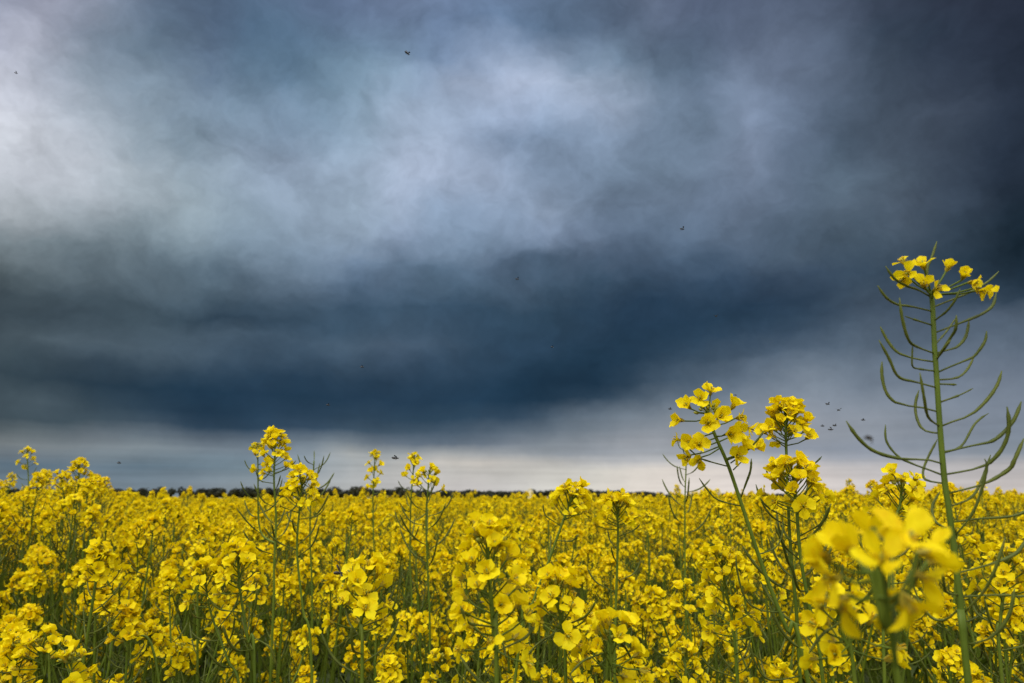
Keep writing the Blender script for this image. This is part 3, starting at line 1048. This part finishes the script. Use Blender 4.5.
# far wood along the horizon
wr = random.Random(8)
wood = MB()
x = -520.0
while x < 420:
    az_f = x / 500.0
    base = 7.8 if x < -70 else 6.2
    if x > 80: base = 5.2
    if x > 110: base = 3.8
    h = base * wr.uniform(0.82, 1.12)
    cw = h * wr.uniform(0.45, 0.75)
    yv = 500 + wr.uniform(-20, 25)
    tube(wood, [Vector((x, yv, 0)), Vector((x, yv, h * 0.5))], [0.25, 0.15], 5, 'wood')
    blobs = [(wr.uniform(-.5, .5) * cw, wr.uniform(-.5, .5) * cw, h * wr.uniform(0.35, 0.8), cw * wr.uniform(0.4, 0.65)) for _ in range(6)]
    for bx, by, bz, br in blobs:
        for _ in range(44):
            d = Vector((wr.gauss(0, 1), wr.gauss(0, 1), wr.gauss(0, 1))).normalized()
            c = Vector((x + bx, yv + by, bz)) + d * br * wr.uniform(0.6, 1.02)
            if c.z > h * 1.04: c.z = h
            n = (d + Vector((wr.uniform(-.6, .6), wr.uniform(-.6, .6), wr.uniform(-.6, .6)))).normalized()
            ax, ay, _ = frame(n)
            s_ = wr.uniform(0.6, 1.25)
            wood.add([(c + ax * s_)[:], (c + ay * s_ * .8)[:], (c - ax * s_)[:], (c - ay * s_ * .8)[:]], [(0, 1, 2, 3)], 'wood')
    x += cw * wr.uniform(0.35, 0.7)
tag(link('distant_wood', wood.mesh('distant_wood')), 'dark low wood running along the horizon behind the field', 'trees', None, 'stuff')

# pale building peeping over the trees
bx = at(530, 492, 466)
hs = bpy.data.objects.new('farm_building', None); COL.objects.link(hs); hs.location = (bx.x, 466, 0)
mb = MB()
w, dp, hh = 1.9, 4.0, 5.6
mb.add([(-w, -dp, 0), (w, -dp, 0), (w, dp, 0), (-w, dp, 0), (-w, -dp, hh), (w, -dp, hh), (w, dp, hh), (-w, dp, hh), (0, -dp, hh + 2.0), (0, dp, hh + 2.0)],
       [(0, 1, 5, 8, 4), (1, 2, 6, 5), (2, 3, 7, 9, 6), (3, 0, 4, 7)], 'pale_wall')
link('wall', mb.mesh('wall'), hs)
mb = MB()
o_ = 0.35
for sgn in (-1, 1):
    a = [(0, -dp - o_, hh + 2.02), (sgn * (w + o_), -dp - o_, hh - 0.28), (sgn * (w + o_), dp + o_, hh - 0.28), (0, dp + o_, hh + 2.02)]
    b = [(p[0], p[1], p[2] + 0.18) for p in a]
    mb.add(a + b, [(0, 1, 2, 3), (4, 5, 6, 7), (0, 1, 5, 4), (1, 2, 6, 5), (2, 3, 7, 6)], 'pale_roof')
ro = link('roof', mb.mesh('roof'), hs)
for p in ro.data.polygons: p.use_smooth = False
tag(hs, 'tiny pale gabled building showing over the dark trees on the horizon', 'building')


# ------------------------------------------------------------------ insects
def ellipsoid(mb, c, r3, mat, seg=8, rings=6):
    V = []
    for i in range(rings + 1):
        th = math.pi * i / rings
        for k in range(seg):
            a = 2 * math.pi * k / seg
            V.append((c[0] + r3[0] * math.cos(th), c[1] + r3[1] * math.sin(th) * math.cos(a), c[2] + r3[2] * math.sin(th) * math.sin(a)))
    mb.add(V, [(i * seg + k, i * seg + (k + 1) % seg, (i + 1) * seg + (k + 1) % seg, (i + 1) * seg + k) for i in range(rings) for k in range(seg)], mat)


body = MB()                                                         # unit length insect along x
ellipsoid(body, (-0.16, 0, 0), (0.34, 0.17, 0.15), 'insect')
ellipsoid(body, (0.20, 0, 0.02), (0.17, 0.15, 0.14), 'insect')
ellipsoid(body, (0.40, 0, 0), (0.11, 0.11, 0.10), 'insect')
for sx in (-0.05, 0.12, 0.26):
    for sy in (-1, 1):
        tube(body, [Vector((sx, sy * 0.08, -0.05)), Vector((sx - 0.02, sy * 0.24, -0.06)), Vector((sx - 0.06, sy * 0.30, -0.26))], [0.02, 0.016, 0.01], 4, 'insect')
for sy in (-1, 1):
    tube(body, [Vector((0.47, sy * 0.04, 0.03)), Vector((0.62, sy * 0.12, 0.10))], [0.012, 0.008], 4, 'insect')
BODY = body.mesh('body')
WING = []
for sy in (-1, 1):
    wmb = MB()
    V = []
    for i, (t, wd) in enumerate(((0, .03), (.25, .09), (.5, .14), (.75, .15), (.95, .08))):
        c = Vector((0.18 - 0.25 * t, sy * (0.08 + 0.62 * t), 0.12 + 0.22 * t))
        for j, q in enumerate((-1, 1)):
            for z in (0, 0.008):
                V.append((c.x + q * wd, c.y, c.z + z))
    F = []
    for i in range(4):
        b = i * 4
        F += [(b, b + 2, b + 6, b + 4), (b + 1, b + 5, b + 7, b + 3), (b, b + 4, b + 5, b + 1), (b + 2, b + 3, b + 7, b + 6)]
    F += [(16, 18, 19, 17)]
    wmb.add(V, F, 'wing')
    WING.append(wmb.mesh('wing'))


def insect(px, py, Y, ln, label, name='flying_insect', cat='insect', wings=True, rz=0.0, tilt=0.0, group='insects flying over the crop'):
    p = at(px, py, Y)
    o = bpy.data.objects.new(name, None); COL.objects.link(o)
    o.location = p; o.rotation_euler = (tilt, 0.1, rz); ln *= 1.15
    o.scale = (ln, ln, ln)
    link('body', BODY, o)
    if wings:
        link('wing', WING[0], o); link('wing', WING[1], o)
    tag(o, label, cat, group)
    return o


insect(407, 53, 0.91, 0.0083, 'dark insect flying highest of all, below the top edge of the sky', rz=0.9, tilt=0.7)
insect(682, 229, 0.93, 0.0062, 'dark insect flying alone right of the bright cloud patch', rz=0.3)
insect(517, 279, 0.93, 0.0050, 'dark insect flying near the middle of the sky under bright cloud', rz=0.5)
insect(716, 316, 0.94, 0.0044, 'faint insect over the dark cloud above the leaning flower head', rz=1.2)
insect(552, 347, 0.97, 0.0038, 'barely visible insect against the darkest cloud band', rz=0.2)
insect(362, 367, 0.98, 0.0049, 'faint insect in the dark cloud, over the sparse flower spike', rz=0.1)
insect(328, 405, 0.93, 0.0045, 'dark insect flying upper right of the rounded lone flower head', rz=0.4)
insect(395, 458, 0.94, 0.0084, 'long flat dark insect between the sparse spike and the thin tufted spike', rz=0.05)
insect(119, 463, 0.94, 0.0048, 'dark insect flying low over the left treeline', rz=0.3)
insect(16, 73, 0.92, 0.0041, 'faint insect against the white cloud at the left edge', rz=0.5)
insect(670, 409, 0.93, 0.0047, 'blurred small insect just left of the leaning flower head', rz=0.0)
insect(827.5, 404, 0.90, 0.0054, 'topmost insect of the small swarm right of the tight flower head', rz=0.2)
insect(838.5, 410, 0.90, 0.0053, 'second insect from the top of the small swarm, nearest the pods', rz=0.8)
insect(822.5, 426, 0.91, 0.0043, 'insect lowest on the left of the small swarm', rz=-0.5)
insect(830.5, 429.5, 0.90, 0.0058, 'slanting insect at the bottom of the small swarm', rz=-0.4, tilt=0.4)
insect(834.5, 425.5, 0.90, 0.0049, 'insect right above the slanting one in the small swarm', rz=0.1)
insect(863, 420, 0.91, 0.0046, 'lone insect between the small swarm and the podded stalk', rz=-0.3)
insect(869, 438, 0.27, 0.0052, 'large blurred insect close to the camera beside a long pod', wings=False, rz=0.8, tilt=0.6)
for (px, py, Y, ln, lb, rz_) in ((735.5, 395, 0.675, 0.0026, 'tiny black beetle on the top right bloom of the leaning flower head', 0.3),
                                 (762.5, 434, 0.665, 0.0030, 'tiny black beetle on the pod tip touching the tight flower head', 1.2),
                                 (490, 560, 0.412, 0.0028, 'tiny black beetle high on the dark stalk of the big centre head', 1.4),
                                 (488.5, 571, 0.412, 0.0028, 'tiny black beetle just under another one on the dark centre stalk', 1.7),
                                 (482, 602, 0.385, 0.0026, 'tiny black beetle on a lower petal of the big centre head', 0.2)):
    insect(px, py, Y + (0.1 if 'centre' in lb else 0), ln, lb, 'pollen_beetle', 'beetle', False, rz_, 1.2, 'beetles sitting on flower heads')
insect(338, 573, 0.63, 0.0085, 'dark slim insect clinging to a bloom beside the wide flower head', 'clinging_insect', 'insect', True, 0.9, 0.8, 'insects on blooms')

# ------------------------------------------------------------------ sky
# cloud tones by direction: rows of picture samples turned into azimuth / elevation
SKY_ROWS = {
    5: '0 140 142 162|50 158 158 178|100 125 135 155|150 92 108 132|200 82 100 128|250 82 102 132|300 88 108 140|350 98 112 148|400 115 130 165|450 110 130 168|500 95 112 145|550 92 110 140|600 85 102 132|650 105 115 142|700 88 96 124|750 82 90 116|800 78 84 106|850 62 68 86|900 55 58 76|950 55 55 72|1000 45 46 62',
    35: '0 165 165 185|50 160 160 178|100 125 137 155|150 95 115 138|200 80 98 125|250 72 98 125|300 82 110 140|350 95 122 155|400 98 122 155|450 105 130 168|500 98 125 160|550 88 112 142|600 95 115 142|650 88 102 128|700 86 98 126|750 92 102 128|800 92 102 126|850 60 70 88|900 50 58 74|950 48 52 68|1000 42 45 60',
    70: '0 188 188 202|50 168 170 185|100 135 150 165|150 118 140 158|200 98 120 148|230 95 125 150|270 78 105 130|300 85 115 142|350 105 135 160|400 115 145 172|450 118 142 178|500 145 162 192|550 145 162 190|600 120 145 170|650 98 118 142|700 90 108 132|750 110 122 148|800 96 106 130|850 78 88 106|900 55 62 78|950 54 58 74|1000 38 42 58',
    90: '0 190 190 202|50 168 171 184|100 138 154 168|150 128 148 165|200 116 140 165|240 105 134 160|275 85 112 138|300 98 128 155|350 115 148 170|400 130 158 182|440 140 162 192|490 164 178 208|530 155 172 202|560 167 180 208|600 150 168 194|630 115 138 162|670 100 120 145|700 100 117 142|750 118 132 158|800 93 105 129|850 78 89 107|900 60 68 84|950 58 62 78|1000 42 46 62',
    110: '0 191 191 202|50 169 173 185|100 146 161 173|150 136 156 170|200 132 155 178|250 124 151 174|280 100 128 153|300 118 147 174|350 122 153 176|400 148 168 195|450 149 169 197|500 151 169 201|550 146 166 197|600 157 172 200|630 130 148 172|680 98 116 140|700 108 125 149|750 127 142 170|800 90 104 128|850 77 89 107|900 69 77 93|950 62 67 83|1000 45 50 66',
    140: '0 192 194 200|50 172 175 186|100 165 172 182|150 140 158 170|200 132 158 178|250 138 158 184|300 135 158 186|350 132 159 181|400 153 171 197|450 156 173 201|500 130 152 184|550 128 150 180|600 130 150 178|650 108 126 150|700 100 120 142|740 133 147 175|800 88 102 126|850 70 84 100|900 80 90 108|950 60 66 82|1000 44 50 66',
    175: '0 180 182 188|50 175 178 188|100 177 183 189|150 158 170 178|200 138 158 172|250 145 162 184|300 148 166 190|350 146 166 189|400 161 176 203|450 161 177 206|500 151 169 199|550 125 145 172|600 118 138 164|650 108 128 150|700 110 126 150|750 120 134 160|800 92 108 130|850 86 102 118|900 80 92 108|950 58 66 82|1000 38 44 58',
    210: '0 165 170 172|50 165 172 176|100 158 168 175|150 150 165 172|200 142 160 168|250 135 155 172|300 138 158 180|350 145 168 188|400 148 166 192|450 130 152 180|500 132 152 180|550 140 158 185|600 112 132 158|650 105 122 146|700 105 122 148|750 98 114 138|800 86 102 122|850 84 98 114|900 76 86 102|950 56 66 80|1000 30 42 54',
    238: '0 130 140 140|50 110 122 126|100 122 136 140|150 125 142 148|200 118 136 146|250 125 145 160|300 125 145 165|350 140 160 182|400 130 148 175|450 112 136 162|500 118 138 164|550 122 140 168|600 105 122 148|650 90 108 132|700 86 104 128|750 84 100 122|800 80 96 114|850 74 90 106|900 60 72 86|950 42 54 66|1000 18 32 42',
    265: '0 88 98 98|50 100 112 116|100 100 114 120|150 92 106 114|200 88 106 118|250 92 110 126|300 105 124 145|350 98 120 148|400 88 110 134|450 80 104 128|500 88 108 134|550 74 94 118|600 78 94 118|650 66 84 108|700 58 78 102|750 58 76 100|800 62 78 100|850 56 72 90|900 52 66 82|950 46 60 74|1000 30 44 58',
    290: '0 66 76 80|50 72 84 90|100 78 92 100|150 80 96 106|200 70 88 102|250 72 92 108|300 76 96 116|350 72 94 118|400 78 98 122|450 68 92 114|500 72 94 118|550 62 84 106|600 52 74 96|650 48 68 92|700 46 66 90|750 36 56 80|800 38 54 76|850 62 76 92|900 64 76 92|950 52 66 82|1000 42 56 72',
    315: '0 60 70 74|50 62 72 78|100 54 68 76|150 56 72 82|200 50 68 84|250 48 66 84|300 50 70 88|350 48 72 94|400 54 78 100|450 50 74 98|500 46 70 92|550 44 68 90|600 40 62 86|650 32 52 76|700 34 56 78|750 36 56 78|800 44 62 82|850 62 76 94|900 76 88 106|950 80 92 110|1000 86 96 112',
    330: '0 67 77 81|50 76 88 94|100 79 93 101|150 78 94 104|200 76 94 110|250 64 84 102|300 54 74 94|350 60 82 103|400 64 85 107|450 52 75 98|500 44 68 91|550 42 66 89|600 35 58 81|650 33 54 77|700 36 58 80|750 42 62 84|800 52 69 89|850 70 84 101|900 80 92 109|950 84 96 113|1000 86 97 113',
    346: '0 70 82 86|50 78 90 96|100 78 92 102|150 74 90 102|200 74 92 108|250 74 92 110|300 66 86 106|350 74 94 114|400 72 90 112|450 52 74 96|500 42 66 90|550 40 64 88|600 30 54 76|650 34 56 78|700 40 62 84|750 52 70 92|800 62 78 98|850 80 94 110|900 86 98 114|950 90 102 118|1000 86 98 114',
    365: '0 52 64 70|50 46 58 66|100 50 64 76|150 52 68 82|200 52 72 92|250 44 68 90|300 46 68 90|350 48 70 92|400 52 74 98|450 42 66 90|500 38 62 86|550 30 54 76|600 26 50 72|650 36 58 80|700 60 80 100|750 80 96 114|800 92 106 122|850 104 116 130|900 108 118 134|950 104 114 130|1000 100 110 126',
    385: '0 58 70 76|50 48 62 72|100 38 54 68|150 34 54 72|200 28 54 76|250 32 56 80|300 30 54 78|350 36 60 84|400 34 58 82|450 34 58 82|500 22 50 74|550 22 46 68|600 24 48 70|650 58 78 98|700 86 102 120|750 104 116 132|800 126 136 148|850 112 122 136|900 112 122 136|950 112 121 136|1000 112 120 136',
    400: '0 66 78 82|50 70 82 88|100 52 66 76|150 38 58 76|200 28 52 76|250 32 56 80|300 30 54 76|350 32 56 80|400 34 58 82|450 32 56 80|500 26 52 76|550 28 52 74|600 44 64 84|650 92 106 120|700 120 130 142|750 130 138 148|800 134 142 152|850 134 142 152|900 128 136 148|950 124 132 145|1000 120 128 142',
    418: '0 62 74 80|50 62 76 84|100 60 76 86|150 50 68 84|200 32 56 78|250 34 58 80|300 38 60 82|350 46 68 88|400 44 66 86|450 42 66 86|500 44 66 88|550 64 82 100|600 104 116 128|650 124 134 144|700 138 144 152|750 142 148 156|800 146 150 160|850 144 150 160|900 140 146 156|950 132 140 152|1000 124 132 146',
    432: '0 82 92 96|50 105 114 118|100 96 106 114|150 84 98 110|200 56 74 92|250 48 70 90|300 54 76 98|350 64 84 102|400 68 86 102|450 66 84 102|500 88 102 116|550 98 110 122|600 118 128 138|650 140 146 154|700 150 154 160|750 144 150 158|800 148 152 160|850 146 152 160|900 142 148 158|950 132 140 152|1000 122 132 146',
    443: '0 108 114 116|50 118 126 130|100 116 124 130|150 126 136 142|200 108 118 128|250 104 116 128|300 112 124 134|350 118 128 136|400 96 108 122|450 90 104 118|500 106 116 128|550 122 130 138|600 134 140 148|650 150 154 160|700 146 150 158|750 130 138 148|800 136 142 152|850 134 142 154|900 132 140 152|950 128 137 149|1000 124 134 146',
    455: '0 96 106 114|50 100 112 122|100 112 124 132|150 112 124 132|200 112 126 136|250 110 124 136|300 124 136 146|350 164 166 164|400 142 148 150|450 160 160 158|500 142 146 150|550 130 136 142|600 136 142 150|650 150 154 160|700 146 152 158|750 137 144 153|800 128 136 148|850 128 136 150|900 130 138 150|950 130 138 149|1000 130 138 148',
    463: '0 86 101 113|50 78 97 112|100 96 112 124|150 86 103 116|200 90 109 122|250 98 116 128|300 122 134 144|350 152 158 161|400 170 170 168|450 186 180 172|500 180 176 170|550 174 172 168|600 170 170 170|650 164 165 168|700 182 180 178|750 174 173 172|800 168 168 170|850 162 162 166|900 160 162 166|950 159 159 162|1000 158 156 158',
    471: '0 86 102 113|50 78 98 113|100 98 113 126|150 90 108 121|200 98 114 126|250 106 122 132|300 126 137 145|350 162 165 166|400 171 171 169|450 173 171 167|500 167 165 161|550 185 183 177|600 198 195 187|650 208 200 191|700 207 198 190|750 200 191 185|800 194 186 182|850 185 179 177|900 179 175 175|950 178 173 172|1000 177 171 169',
    488: '0 100 116 126|50 104 119 129|100 108 122 133|150 113 127 138|200 117 129 139|250 124 134 141|300 140 146 150|350 164 166 166|400 172 170 168|450 178 174 172|500 178 176 174|550 187 185 179|600 199 195 187|650 209 201 193|700 208 200 194|750 203 194 189|800 198 190 186|850 189 183 181|900 183 179 179|950 181 176 175|1000 178 172 170',
}
GXS = np.arange(0, 1001, 50.0)
gy_ = np.array(sorted(SKY_ROWS), float)
gc_ = []
for k in sorted(SKY_ROWS):
    q = np.array([[float(v) for v in e.split()] for e in SKY_ROWS[k].split('|')])
    gc_.append(np.stack([np.interp(GXS, q[:, 0], [lin(v) for v in q[:, 1 + c]]) for c in range(3)], 1))
gc_ = np.array(gc_)
lum = gc_ @ np.array([0.2126, 0.7152, 0.0722])
lk = [lin(v) for v in (20, 52, 100, 145, 178, 205)]
steel = np.stack([np.interp(lum, lk, [lin(v) for v in t]) for t in ((14, 31, 84, 131, 169, 200), (22, 55, 103, 148, 180, 206), (30, 71, 119, 167, 192, 212))], -1)
low = np.clip((np.array(sorted(SKY_ROWS), float) - 400) / 45.0, 0, 1)[:, None, None]
gc_ = gc_ * (0.66 + 0.34 * low) + steel * (0.34 - 0.34 * low)           # one steel-blue family above the clear strip
gc_[np.array(sorted(SKY_ROWS)) >= 455] *= 1.2
gc_[np.array(sorted(SKY_ROWS)) == 443] *= 1.08
yy_, xx_ = np.meshgrid(np.array(sorted(SKY_ROWS), float), GXS, indexing='ij')
gc_ *= (1 + 0.34 * np.exp(-((xx_ / 75.0) ** 2 + ((yy_ - 115) / 85.0) ** 2)))[:, :, None]   # raises the white cloud tones at the left edge of the sky


def sample(px, py):
    px = min(max(px, 0), 1000); py = min(max(py, gy_[0]), gy_[-1])
    i = min(int(px // 50), len(GXS) - 2)
    j = min(int(np.searchsorted(gy_, py, 'right')) - 1, len(gy_) - 2)
    u = (px - GXS[i]) / 50.0; v = (py - gy_[j]) / (gy_[j + 1] - gy_[j])
    return (gc_[j, i] * (1 - u) + gc_[j, i + 1] * u) * (1 - v) + (gc_[j + 1, i] * (1 - u) + gc_[j + 1, i + 1] * u) * v


w = bpy.data.worlds.new("World")
sc.world = w
w.use_nodes = True
nt = w.node_tree
nt.nodes.clear()
N, L = nt.nodes, nt.links


def math_(op, a, b=None, c=None, clamp=False):
    n = N.new('ShaderNodeMath'); n.operation = op; n.use_clamp = clamp
    for i, v in enumerate((a, b, c)):
        if v is None: continue
        if isinstance(v, (int, float)): n.inputs[i].default_value = v
        else: L.new(v, n.inputs[i])
    return n.outputs[0]


def maprange(v, a, b, c, d, smooth=True):
    n = N.new('ShaderNodeMapRange'); n.interpolation_type = 'SMOOTHSTEP' if smooth else 'LINEAR'
    L.new(v, n.inputs[0])
    for i, q in enumerate((a, b, c, d)): n.inputs[i + 1].default_value = q
    return n.outputs[0]


def vmath(op, a, b=None, scale=None):
    n = N.new('ShaderNodeVectorMath'); n.operation = op
    L.new(a, n.inputs[0])
    if b is not None:
        if isinstance(b, tuple): n.inputs[1].default_value = b
        else: L.new(b, n.inputs[1])
    if scale is not None: n.inputs['Scale'].default_value = scale
    return n.outputs[0]


def noise(vec, scale, detail, rough=0.55, dist=0.0, color=False):
    n = N.new('ShaderNodeTexNoise')
    L.new(vec, n.inputs['Vector'])
    n.inputs['Scale'].default_value = scale; n.inputs['Detail'].default_value = detail
    n.inputs['Roughness'].default_value = rough; n.inputs['Distortion'].default_value = dist
    return n.outputs['Color' if color else 'Fac']


def mixc(fac, a, b, mode='MIX'):
    n = N.new('ShaderNodeMix'); n.data_type = 'RGBA'; n.blend_type = mode
    if isinstance(fac, (int, float)): n.inputs['Factor'].default_value = fac
    else: L.new(fac, n.inputs['Factor'])
    for i, v in ((6, a), (7, b)):
        if isinstance(v, tuple): n.inputs[i].default_value = v
        else: L.new(v, n.inputs[i])
    return n.outputs[2]


tc = N.new('ShaderNodeTexCoord')
D = tc.outputs['Generated']
# billows: large and small swirls push the cloud tones about
flat = vmath('MULTIPLY', D, (1.0, 1.0, 1.5))
big = vmath('SUBTRACT', noise(flat, 2.6, 4, 0.5, 0.0, True), (0.5, 0.5, 0.5))
small = vmath('SUBTRACT', noise(flat, 9.0, 7, 0.60, 0.0, True), (0.5, 0.5, 0.5))
warp = vmath('ADD', vmath('SCALE', big, scale=0.055), vmath('SCALE', small, scale=0.085))
sepD = N.new('ShaderNodeSeparateXYZ'); L.new(D, sepD.inputs[0])
lowfade = maprange(sepD.outputs[2], 0.0, 0.30, 0.10, 1.0)
wv = N.new('ShaderNodeVectorMath'); wv.operation = 'MULTIPLY'
L.new(warp, wv.inputs[0])
cmb = N.new('ShaderNodeCombineXYZ')
cmb.inputs[0].default_value = 1.0; cmb.inputs[1].default_value = 0.6
L.new(lowfade, cmb.inputs[2]); L.new(cmb.outputs[0], wv.inputs[1])
DW = vmath('NORMALIZE', vmath('ADD', D, wv.outputs[0]))
sep = N.new('ShaderNodeSeparateXYZ'); L.new(DW, sep.inputs[0])
X, Yc, Z = sep.outputs
az = math_('ARCTAN2', X, Yc)
el = math_('ARCSINE', Z)
u = maprange(az, R(-48), R(48), 0, 1, False)
ELS = [0.9, 2.2, 2.9, 3.6, 4.5, 5.5, 6.6, 8.1, 9.4, 11.0, 12.6, 13.9, 15.2, 17.2, 19.2, 21.4, 23.6, 26.4, 29.2, 31.6, 33.2, 34.8, 37.5, 40.5]
AZS = [-46, -42, -38, -34.5, -31, -27.5, -24, -20.5, -17, -13.5, -10, -6.7, -3.3, 0, 3.3, 6.7, 10, 13.5, 17, 20.5, 24, 27.5, 31, 34.5, 38, 42, 46]
colr = None
for k, e in enumerate(ELS):
    stops = []
    for a in AZS:
        dvec = Vector((math.sin(R(a)) * math.cos(R(e)), math.cos(R(a)) * math.cos(R(e)), math.sin(R(e))))
        q = project(CAM + dvec * 10)
        c = sample(*q)
        stops.append(((a + 48) / 96.0, (float(c[0]), float(c[1]), float(c[2]), 1)))
    rn = ramp(nt, stops, 'LINEAR')
    L.new(u, rn.inputs['Fac'])
    if colr is None:
        colr = rn.outputs['Color']
    else:
        f = maprange(el, R(ELS[k - 1]), R(e), 0, 1, False)
        colr = mixc(f, colr, rn.outputs['Color'])
# wisps: domain-warped vapour, drawn out along a slanting wind
mp = N.new('ShaderNodeMapping'); mp.vector_type = 'POINT'
mp.inputs['Rotation'].default_value = (0.0, R(38), 0.0)
mp.inputs['Scale'].default_value = (1.0, 1.0, 1.25)
L.new(DW, mp.inputs['Vector'])
DR = mp.outputs[0]
w1 = noise(DR, 5.0, 8, 0.56, 0.15)
w2 = noise(DR, 14.0, 10, 0.66, 0.2)
zz = math_('ADD', math_('MAXIMUM', sepD.outputs[2], 0.0), 0.30)
deck = N.new('ShaderNodeCombineXYZ')
L.new(math_('DIVIDE', sepD.outputs[0], zz), deck.inputs[0])
L.new(math_('DIVIDE', sepD.outputs[1], zz), deck.inputs[1])
w3 = noise(deck.outputs[0], 3.0, 8, 0.58, 0.1)
wl = math_('ADD', math_('MULTIPLY', math_('SUBTRACT', w1, 0.5), 0.75), math_('MULTIPLY', math_('SUBTRACT', w2, 0.5), 1.05))
wl = math_('ADD', wl, math_('MULTIPLY', math_('SUBTRACT', w3, 0.5), 0.35))
wl = math_('MULTIPLY_ADD', wl, maprange(sepD.outputs[2], 0.0, 0.35, 0.30, 1.0), 1.02)
strk = noise(vmath('MULTIPLY', D, (2.2, 2.2, 60.0)), 1.6, 6, 0.6, 0.3)
wl = math_('MULTIPLY_ADD', math_('SUBTRACT', strk, 0.5), maprange(sepD.outputs[2], 0.0, 0.16, 0.62, 0.0), wl)
wl = math_('MAXIMUM', wl, 0.3)
g = N.new('ShaderNodeCombineColor')
for i in range(3): L.new(wl, g.inputs[i])
colr = mixc(1.0, colr, g.outputs[0], 'MULTIPLY')
# the overcast above and behind the camera is thinner and brighter
SKY_BACK = (1.85, 1.81, 1.74, 1)
back = maprange(sepD.outputs[1], 0.50, -0.10, 0, 1)
over = maprange(sepD.outputs[2], 0.66, 0.92, 0, 1)
bf = math_('MAXIMUM', back, over)
hi = maprange(sepD.outputs[2], 0.02, 0.62, 0.30, 1.0)
hc = N.new('ShaderNodeCombineColor')
for i in range(3): L.new(hi, hc.inputs[i])
colr = mixc(bf, colr, mixc(1.0, hc.outputs[0], SKY_BACK, 'MULTIPLY'))
sky = N.new('ShaderNodeTexSky')
sky.sky_type = 'NISHITA'
sky.sun_disc = False
SUN_EL, SUN_AZ = R(52), R(-150)                                      # sun azimuth from +Y towards +X
sky.sun_elevation = SUN_EL
sky.sun_rotation = SUN_AZ
b1 = N.new('ShaderNodeBackground'); b1.inputs['Strength'].default_value = 0.06
L.new(sky.outputs[0], b1.inputs['Color'])
b2 = N.new('ShaderNodeBackground'); b2.inputs['Strength'].default_value = 1.0
L.new(colr, b2.inputs['Color'])
mx = N.new('ShaderNodeMixShader'); mx.inputs[0].default_value = 0.985
L.new(b1.outputs[0], mx.inputs[1]); L.new(b2.outputs[0], mx.inputs[2])
wo = N.new('ShaderNodeOutputWorld')
L.new(mx.outputs[0], wo.inputs['Surface'])

sd = bpy.data.lights.new('sun', 'SUN')
sd.energy = 1.5
sd.angle = R(14)
sd.color = (1.0, 0.95, 0.86)
sun = bpy.data.objects.new('sun', sd)
COL.objects.link(sun)
to_sun = Vector((math.sin(SUN_AZ) * math.cos(SUN_EL), math.cos(SUN_AZ) * math.cos(SUN_EL), math.sin(SUN_EL)))
sun.rotation_euler = to_sun.to_track_quat('Z', 'Y').to_euler()
sun.location = (0, -5, 12)

# ------------------------------------------------------------------ output
sc.view_settings.view_transform = 'Standard'
sc.view_settings.look = 'None'
sc.view_settings.exposure = 0.0
sc.view_settings.gamma = 1.0
sc.view_settings.use_curve_mapping = False
sc.cycles.use_denoising = True
sc.cycles.max_bounces = 6
sc.cycles.diffuse_bounces = 3
sc.cycles.transmission_bounces = 3
sc.cycles.use_adaptive_sampling = True
print('plants:', len(HEROES) + len(plan), 'R_IND', round(R_IND, 2), 'near pts', len(pts_near), 'far', len(pts_far), 'objects', len(COL.objects))
